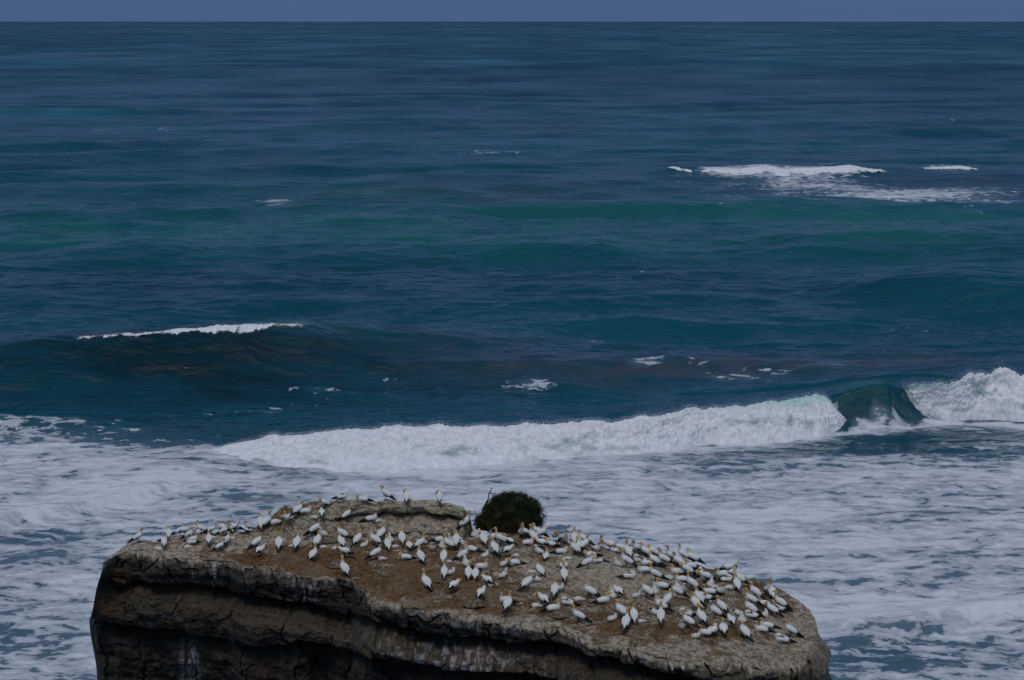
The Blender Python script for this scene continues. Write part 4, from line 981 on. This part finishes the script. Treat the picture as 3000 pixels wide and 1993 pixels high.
# tile, x, y of the feet or belly in that tile, heading (0 right, 90 away, 180 left, -90 towards us), pose
BIRDS = [
(1,215,752,20,'up'),(1,640,700,95,'stl'),(1,572,815,98,'st'),(1,610,735,20,'si'),(1,790,655,22,'stl'),(1,860,660,-10,'bow'),(1,1005,625,60,'st'),(1,1085,625,175,'pr'),(1,930,712,10,'st'),(1,975,730,5,'si'),(1,950,775,178,'si'),
(1,900,822,10,'cl'),(1,490,845,170,'cl'),(1,1192,775,92,'st'),(1,1225,645,8,'st'),(1,1390,575,172,'st'),(1,1425,572,-40,'up'),(1,1545,560,195,'st'),(1,1400,662,12,'st'),(1,1540,612,15,'pr'),(1,1625,612,182,'si'),(1,1740,592,-140,'st'),(1,1515,695,180,'cl'),(1,1240,695,0,'cl'),
(1,1345,872,28,'up'),(1,1432,800,60,'st'),(1,1905,572,100,'st'),(1,2000,548,42,'up'),(1,2105,510,200,'si'),(1,2175,480,0,'cl'),(1,2245,455,180,'cl'),(1,2308,440,190,'si'),(1,1865,835,40,'st'),(1,1905,935,60,'bow'),(1,2160,845,90,'st'),(2,175,858,170,'cl'),
(2,255,425,45,'str'),(2,365,402,10,'prs'),(2,625,332,205,'pr'),(2,478,460,180,'cl'),(2,580,458,95,'bow'),(2,860,250,18,'sl'),(2,1140,240,170,'prs'),(2,1465,208,150,'st'),(2,1400,208,190,'cl'),(2,1755,240,96,'pr'),(2,1862,225,0,'cl'),(2,2205,275,100,'pr'),
(2,920,498,32,'str'),(2,1270,508,25,'prs'),(2,1362,512,0,'cl'),(2,490,738,25,'st'),(2,602,722,200,'ck'),(2,860,758,158,'st'),(2,240,885,86,'st'),(2,525,868,78,'st'),(2,602,872,0,'cl'),(2,850,878,120,'st'),(2,1080,845,62,'st'),(2,1165,860,20,'ckl'),
(2,1320,855,145,'st'),(2,1410,758,58,'st'),(2,1522,795,100,'ck'),(2,1490,900,110,'st'),(2,1602,862,0,'cl'),(2,1690,825,100,'st'),(2,1790,868,96,'si'),(2,1950,893,32,'st'),(2,1958,832,200,'si'),(2,2110,908,-85,'ck'),(2,2225,800,20,'si'),
(2,465,1050,66,'st'),(2,900,1012,165,'bow'),(2,890,1255,124,'up'),(2,1330,1032,30,'st'),(2,1412,1034,0,'cl'),(2,1730,1036,185,'prs'),(2,1945,1080,114,'st'),(2,2270,1078,88,'st'),(2,2275,1305,95,'up'),(2,2020,1445,122,'up'),(2,780,890,0,'cl'),
(3,590,1200,0,'ckl'),(3,550,985,0,'cl'),(3,560,775,148,'st'),(3,450,745,100,'ck'),(3,612,655,185,'ck'),(3,690,705,94,'stl'),(3,812,702,170,'ck'),(3,840,465,42,'up'),(3,995,518,92,'ck'),(3,1092,565,95,'ck'),(3,1160,692,110,'pr'),(3,1360,582,178,'si'),(3,1455,702,172,'st'),(3,1585,655,140,'si'),
(3,1350,855,112,'st'),(3,930,805,165,'si'),(3,1190,895,20,'ckl'),(3,1580,885,48,'bow'),(3,1715,880,180,'cl'),(3,820,965,18,'st'),(3,862,1055,120,'ck'),(3,1120,1112,10,'si'),(3,1512,1045,20,'ckl'),(3,1685,1045,185,'prs'),(3,1500,1255,25,'ck'),
(3,900,1295,90,'st'),(3,1022,1295,84,'st'),(3,1232,1405,128,'bow'),(3,1322,1392,0,'cl'),(3,650,1505,48,'bow'),
(9,1242,690,60,'bow'),(9,1655,745,170,'si'),(9,1702,878,70,'up'),(9,2040,508,50,'st'),(9,2250,295,120,'up'),(9,2110,225,170,'cl'),(9,2190,375,200,'ckl'),(9,2310,795,128,'bow'),(9,2192,812,0,'cl'),
(4,160,348,-90,'st'),(4,242,335,195,'up'),(4,360,405,126,'up'),(4,442,315,168,'st'),(4,512,345,5,'pr'),(4,282,455,5,'prs'),(4,512,515,150,'bow'),(4,650,475,148,'si'),(4,470,602,180,'ck'),(4,740,395,-95,'pr'),(4,890,442,-70,'st'),(4,1000,435,120,'ck'),(4,1080,442,95,'up'),
(4,1142,484,100,'si'),(4,1245,445,150,'st'),(4,1250,545,40,'st'),(4,1460,545,-60,'si'),(4,1700,555,150,'bow'),(4,1580,492,-120,'st'),(4,860,612,10,'prs'),(4,1082,625,148,'st'),(4,965,692,180,'cl'),(4,590,695,80,'si'),(4,1350,668,178,'prs'),(4,895,855,90,'sl'),
(4,1318,865,12,'st'),(4,1462,765,178,'sl'),(4,900,1085,88,'up'),(4,742,1335,78,'st'),(4,822,1235,0,'ckl'),(4,1350,1375,152,'up'),(4,1155,1405,0,'cl'),(4,1590,1462,10,'si'),(4,1838,1355,122,'bow'),(4,1738,1362,100,'ck'),(4,2030,1035,15,'sl'),
(10,790,885,165,'sl'),(10,500,1025,10,'si'),(10,1060,1295,165,'up'),(10,1830,1235,0,'ckl'),
(7,310,865,128,'st'),(7,420,1145,80,'up'),(7,600,965,96,'st'),(7,762,962,0,'cl'),(7,1220,995,80,'up'),(7,1060,785,180,'ckl'),(7,1220,725,158,'st'),(7,1212,565,180,'ck'),(7,1390,595,45,'st'),(7,880,395,150,'st'),(7,660,392,-10,'ckl'),(7,1240,192,172,'si'),(7,1080,305,95,'ck'),(7,1590,405,168,'st'),
(5,1920,1315,148,'st'),(5,1720,1375,-60,'ck'),(5,1600,1275,100,'ckl'),(5,1400,1055,175,'cl'),(5,1700,1135,165,'si'),(5,1600,965,165,'si'),(5,1812,995,163,'pr'),(5,2110,995,60,'sl'),(5,2280,1115,175,'si'),(5,1100,1122,172,'up'),(5,840,925,175,'si'),(5,880,765,160,'si'),(5,1080,775,150,'st'),(5,740,705,150,'sl'),(5,420,795,168,'st'),
(5,250,785,178,'ck'),(5,470,585,110,'st'),(5,340,485,170,'bow'),(5,540,425,158,'sl'),(5,700,505,198,'st'),(5,880,575,148,'st'),(5,1050,565,150,'pr'),(5,1170,475,-90,'ck'),(5,1290,755,160,'st'),(5,1460,685,165,'up'),(5,1620,805,150,'st'),(5,1720,655,160,'up'),(5,1890,825,168,'si'),(5,1950,725,158,'st'),
(6,1225,545,178,'si'),(6,1345,485,15,'bow'),(6,1330,665,5,'sl'),(6,1600,745,160,'st'),(6,1560,885,100,'st'),(6,1380,820,180,'cl'),(6,960,765,60,'ck'),(6,850,685,170,'bow'),(6,1050,795,0,'cl'),(6,1190,925,-85,'si'),(6,920,955,160,'si'),(6,830,1085,163,'sl'),(6,1960,1045,150,'st'),(6,1880,1215,155,'up'),(6,2160,1245,168,'si'),
(8,1385,495,-90,'sky'),(8,1480,545,95,'sky'),(8,1660,775,148,'up'),(8,1480,905,138,'pr'),(8,1340,915,60,'ckl'),(8,1612,805,150,'si'),(8,1005,905,155,'st'),(8,1040,962,160,'sl'),(8,730,895,180,'ckl'),(8,835,1055,90,'ck'),(8,380,855,130,'st'),(8,242,965,165,'st'),(8,215,765,180,'ck'),(8,610,1165,110,'bow'),(8,430,1245,95,'si'),
(8,210,1285,60,'prs'),(8,880,1395,115,'st'),(8,1240,1270,172,'si'),(8,1370,1185,168,'si'),(8,1870,1375,163,'st'),(8,1690,1485,172,'sl'),
(7,2240,1275,153,'si'),(7,2030,1335,-40,'ckl'),(7,2150,1005,118,'up'),(7,1850,1085,150,'st'),(7,1700,1125,-100,'ck'),(7,1792,835,158,'sl'),(7,2010,685,110,'st'),(7,2082,545,120,'st'),(7,2130,625,90,'ckl'),
]
PH = {'up': 'gannet with stretched neck', 'st': 'standing gannet', 'stl': 'standing gannet', 'str': 'standing gannet', 'si': 'sitting gannet', 'sit': 'sitting gannet', 'pr': 'preening gannet', 'prs': 'crouching preening gannet',
      'bow': 'gannet bowing its head', 'sky': 'gannet pointing its bill skyward', 'sl': 'resting gannet, head tucked', 'ck': 'fluffy white chick upright', 'ckl': 'fluffy white chick crouching', 'cl': 'fluffy white chick lying'}
def dir_name(h):
    h = h % 360
    return ['facing right', 'facing away right', 'facing away', 'facing away left', 'facing left', 'facing us leftward', 'facing us', 'facing us rightward'][int(((h + 22.5) % 360) // 45)]
def region(x, y):
    if x < 720: return 'on the left end' if y < 1572 or x < 520 else 'above the left cliff edge'
    if 930 < x < 1370 and y < 1475: return 'on top of the pale ledge'
    if x < 1000 and y < 1560: return 'on slope left of pale ledge'
    if x < 1140: return 'above the left cliff face' if y > 1600 else 'just below the pale ledge'
    if 1395 <= x < 1640 and y < 1600: return 'in front of the green shrub'
    if x < 1400: return 'in front of the pale ledge' if y < 1650 else 'on bare soil at front centre'
    if x < 1800 and y < 1617: return 'on the skyline right of shrub'
    if x < 1800: return 'in the middle of the rock' if y < 1715 else 'near the front edge, centre'
    if x < 1935: return 'in crowd at the skyline' if y < 1680 else ('in the right half, mid slope' if y < 1765 else 'near front edge, right half')
    if x < 2110: return 'in dense crowd by right skyline' if y < 1715 else ('in dense crowd right of centre' if y < 1800 else 'in front right crowd')
    return 'at right end near the skyline' if y < 1775 else 'on the right end near the cliff'
ORD = ['leftmost', 'second from left', 'third from left', 'fourth from left', 'fifth from left', 'sixth from left', 'seventh from left', 'eighth from left', 'ninth from left']

def build_birds():
    rnd = random.Random(11)
    recs = []
    for t, zx, zy, h, pose in BIRDS:
        ox, oy, sc = TILE[t]
        px, py = ox + zx / sc, oy + zy / sc
        recs.append(dict(px=px, py=py, h=h, pose=pose, base=PH[pose] + ' ' + dir_name(h) + ' ' + region(px, py)))
    groups = {}
    for r in recs: groups.setdefault(r['base'], []).append(r)
    for k, g in groups.items():
        if len(g) == 1: g[0]['label'] = k
        else:
            for i, r in enumerate(sorted(g, key=lambda r: r['px'])): r['label'] = ORD[min(i, 8)] + ' ' + k
    for r in recs:
        hit = ground(r['px'], r['py'])
        if hit is None: print('MISS', r['px'], r['py']); continue
        pose = r['pose']; chick = pose in ('ck', 'ckl', 'cl')
        if pose == 'st': pose = rnd.choice(['st', 'st', 'stl', 'str', 'up'] if not chick else ['st'])
        if pose == 'si': pose = rnd.choice(['si', 'si', 'sit'])
        P = chick_parts(pose) if chick else adult_parts(pose)
        root = bpy.data.objects.new('gannet_chick' if chick else 'gannet', None)
        root.empty_display_size = .1
        COL.objects.link(root)
        root.location = hit + Vector((0, 0, -0.006 if POSES.get(pose, (0, 0, 0))[2] else -0.03))
        root.rotation_euler = (0, R(-rnd.uniform(-4, 4)), R(r['h'] + rnd.uniform(-6, 6)))
        s_ = 0.98 * rnd.uniform(.95, 1.05) * (rnd.uniform(.78, 1.02) if chick else 1) * (.84 if r['px'] < 740 else .94 if r['py'] < 1520 else 1)
        if pose == 'cl': s_ *= .82
        root.scale = (s_ * rnd.uniform(.96, 1.04), s_ * rnd.uniform(.95, 1.07), s_ * .93 * rnd.uniform(.95, 1.06))
        tag(root, r['label'], 'chick' if chick else 'gannet', 'gannet chicks on the rock top' if chick else 'gannets nesting on the rock top')
        for k, me in P.items():
            o = bpy.data.objects.new(k.split('_')[0], me); COL.objects.link(o); o.parent = root
build_birds()

# ------------------------------------------------------------------ gannets in flight over the sea
def flyer(px, py, dist, span, bank, yaw, label):
    d = Vector([float(q) for q in unproj(px, py, 10.0)]) - CAM; d.normalize()
    root = bpy.data.objects.new('flying_gannet', None); COL.objects.link(root)
    root.location = CAM + d * dist; root.rotation_euler = (R(bank), R(6), R(yaw)); root.scale = (span / 1.8,) * 3
    v, f, inf = loft([(-.45, 0, 0, .01, .006), (-.30, 0, 0, .045, .03), (-.05, 0, 0, .085, .085), (.18, 0, .01, .07, .07), (.32, 0, .02, .035, .036), (.38, 0, .02, .036, .036), (.42, 0, .015, .02, .02)], 3, 10)
    o = link('body', face_mesh('body', v, f, M_BODY, True, dict(gold=[float(u > .72) * .9 for u, _ in inf], dark=[0.0] * len(v))), root)
    v, f, _ = loft([(.41, 0, .015, .012, .013), (.47, 0, .01, .006, .007), (.52, 0, .0, .001, .001)], 2, 8); link('bill', face_mesh('bill', v, f, M_BILL), root)
    for sy in (1, -1):
        v, f, inf = loft([(.08, .05 * sy, .03, .09, .018), (.12, .32 * sy, .15, .085, .014), (.06, .60 * sy, .12, .06, .010), (-.08, .92 * sy, .02, .012, .003)], 4, 10)
        # stretch sections along the chord
        link('wing', face_mesh('wing', v, f, M_WING, True, dict(dark=[float(u > .66) for u, _ in inf])), root)
    v, f, _ = loft([(-.40, 0, 0, .03, .012), (-.50, 0, 0, .045, .006), (-.60, 0, 0, .01, .002)], 2, 8); link('tail', face_mesh('tail', v, f, M_TAIL, True, dict(dark=[1.0] * len(v))), root)
    tag(root, label, 'gannet', 'gannets flying over the sea')
flyer(1881, 797, 300, 1.75, 12, -25, 'white bird gliding low over dark water right of centre')
flyer(2112, 597, 380, 1.45, -8, 95, 'small white bird with raised wings below the distant white water')
flyer(2791, 353, 480, 1.75, 6, 80, 'tiny white bird far out over the sea at upper right')

# ------------------------------------------------------------------ shrub
def build_shrub():
    base = ground(1492, 1556)
    yb = base.y + 0.75
    c0 = Vector((float(x_of(1496, yb, base.z)), yb, base.z))
    root = bpy.data.objects.new('shrub', None); COL.objects.link(root); root.location = c0
    rs = np.random.RandomState(77)
    k = 1 / 87.0
    # outline half widths of the crown by height (metres above the foot)
    zs = np.array([0.0, .12, .31, .53, .73, .91, 1.04, 1.13, 1.18]); top = zs[-1]
    lx = np.array([-1.30, -1.34, -1.24, -1.06, -.90, -.72, -.56, -.36, -.05]); rx = np.array([1.00, 1.08, 1.15, 1.14, 1.05, .90, .70, .44, .10])
    def half(z): return np.interp(z, zs, lx), np.interp(z, zs, rx)
    vs, fs, dry = [], [], []
    # inner twiggy mass (same mesh): rough closed dome
    nz, na = 26, 60
    for i in range(nz):
        z = top * 0.94 * i / (nz - 1); l, r = half(z); cx = (l + r) / 2; hw = (r - l) / 2 * .90
        for j in range(na):
            a = 2 * math.pi * j / na
            q = 1 + .20 * float(noise3(math.cos(a) * 2.1, math.sin(a) * 2.1, z * 2.2, 5)) + .05 * float(noise3(math.cos(a) * 6, math.sin(a) * 6, z * 7., 6))
            vs.append((cx + math.cos(a) * hw * q, math.sin(a) * hw * .72 * q, z - .05)); dry.append(.3)
    for i in range(nz - 1):
        for j in range(na):
            fs.append((i * na + j, i * na + (j + 1) % na, (i + 1) * na + (j + 1) % na, (i + 1) * na + j))
    vs.append((0, 0, top * .95)); dry.append(0)
    for j in range(na): fs.append(((nz - 1) * na + j, (nz - 1) * na + (j + 1) % na, len(vs) - 1))
    # leaf blades in clumps
    clumps = []
    for _ in range(520):
        z = top * rs.uniform(0.0, 1.0) ** .8; l, r = half(z); cx = (l + r) / 2; hw = (r - l) / 2
        a = rs.uniform(0, 2 * math.pi)
        q = 1 + .20 * float(noise3(math.cos(a) * 2.1, math.sin(a) * 2.1, z * 2.2, 5)) + rs.normal(0, .03)
        n = np.array([math.cos(a), math.sin(a), .35 + .9 * z / top]); n /= np.linalg.norm(n)
        clumps.append((np.array([cx + math.cos(a) * hw * .93 * q, math.sin(a) * hw * .70 * q, z * .97]), n, z))
    for c, n, z in clumps:
        d_ = float(np.clip(.9 - z / .55 + rs.normal(0, .25) + .3 * (c[0] < -.8), 0, 1))
        for _ in range(34):
            p = c + rs.normal(0, .055, 3)
            d = n * rs.uniform(.4, 1.0) + rs.normal(0, .45, 3) + np.array([0, 0, rs.uniform(-.7, .25)]); d /= np.linalg.norm(d)
            L = rs.uniform(.05, .13); w = rs.uniform(.006, .013)
            s_ = np.cross(d, rs.normal(0, 1, 3)); s_ /= np.linalg.norm(s_)
            m = p + d * L * .55; e = p + d * L + np.array([0, 0, -L * .25])
            b = len(vs)
            vs += [tuple(p), tuple(m + s_ * w), tuple(m - s_ * w), tuple(e)]; dry += [d_] * 4
            fs += [(b, b + 1, b + 3, b + 2)]
    link('foliage', face_mesh('foliage', vs, fs, M_LEAF, False, dict(dry=dry)), root)
    def tube(path, name='branch'):
        v, f, _ = loft(path, 4, 8)
        link(name, face_mesh(name, v, f, M_TWIG), root)
    tube([(-1.05, -.1, .35, .030, .030), (-.92, -.12, .80, .026, .026), (-.80, -.10, 1.05, .022, .022), (-.78, -.10, 1.22, .018, .018), (-.69, -.12, 1.40, .013, .013), (-.66, -.12, 1.46, .008, .008)])
    tube([(-.80, -.10, 1.20, .018, .018), (-.72, -.12, 1.27, .014, .014), (-.60, -.14, 1.25, .012, .012), (-.52, -.15, 1.33, .008, .008)])
    tube([(-.95, -.12, .72, .022, .022), (-.80, -.2, .98, .016, .016), (-.66, -.22, 1.10, .012, .012), (-.55, -.2, 1.12, .008, .008)])
    tube([(-1.00, -.3, .05, .020, .020), (-1.15, -.35, .22, .014, .014), (-1.30, -.35, .36, .008, .008)])
    tube([(-1.10, -.2, .25, .020, .020), (-1.25, -.2, .52, .014, .014), (-1.28, -.2, .66, .008, .008)])
    tube([(.1, -.2, -.1, .05, .05), (.05, -.2, .2, .045, .045), (0, -.1, .5, .03, .03)], 'stem')
    tag(root, 'dark green rounded shrub with bare dead branches on its left', 'shrub')
build_shrub()

# ------------------------------------------------------------------ old nest mounds on the soil
NESTS = [(1097, 1655, 'nest mound of pale seaweed below the pale ledge', .30), (1388, 1768, 'pale grassy nest mound near the front edge at centre', .36), (988, 1655, 'pale nest mound at the brown slope left of centre', .30),
         (966, 1582, 'grey nest mound in the upper slope left of centre', .30), (1290, 1740, 'low white stained nest mound on bare soil', .30), (1425, 1640, 'round brown nest mound in the middle of the rock', .26),
         (1567, 1733, 'small ochre nest mound at front centre', .24), (1640, 1800, 'pale nest mound just behind the front rim', .30), (1760, 1875, 'whitish nest mound on the front rim', .30),
         (1300, 1697, 'dark hollowed nest mound beside a gannet at centre', .28), (1870, 1885, 'large whitish nest mound on the front rim, right half', .34), (1120, 1680, 'low ochre nest mound on bare soil', .26)]
def build_nests():
    rs = np.random.RandomState(4)
    for q, (px, py, lab, r) in enumerate(NESTS):
        hit = ground(px, py)
        if hit is None: continue
        na, nr = 26, 9
        vs, fs = [], []
        for i in range(nr):
            t = i / (nr - 1)
            for j in range(na):
                a = 2 * math.pi * j / na
                rr = r * (1 - t) * (1 + .16 * float(noise2(math.cos(a) * 1.7 + q * 5, math.sin(a) * 1.7, 3)) + .05 * rs.normal())
                z = .15 * (math.sin(min(1, t * 1.45) * math.pi / 2) - .40 * max(0, (t - .62) / .38)) + .008 * rs.normal()
                vs.append((rr * math.cos(a), rr * math.sin(a) * .9, z * (r / .3) - .03))
        for i in range(nr - 1):
            for j in range(na):
                fs.append((i * na + j, i * na + (j + 1) % na, (i + 1) * na + (j + 1) % na, (i + 1) * na + j))
        fs.append(tuple(range((nr - 1) * na, nr * na)))
        o = link('nest_mound', face_mesh('nest_mound', vs, fs, M_NEST))
        o.location = hit; tag(o, lab, 'nest', 'old nest mounds on the rock top')
build_nests()
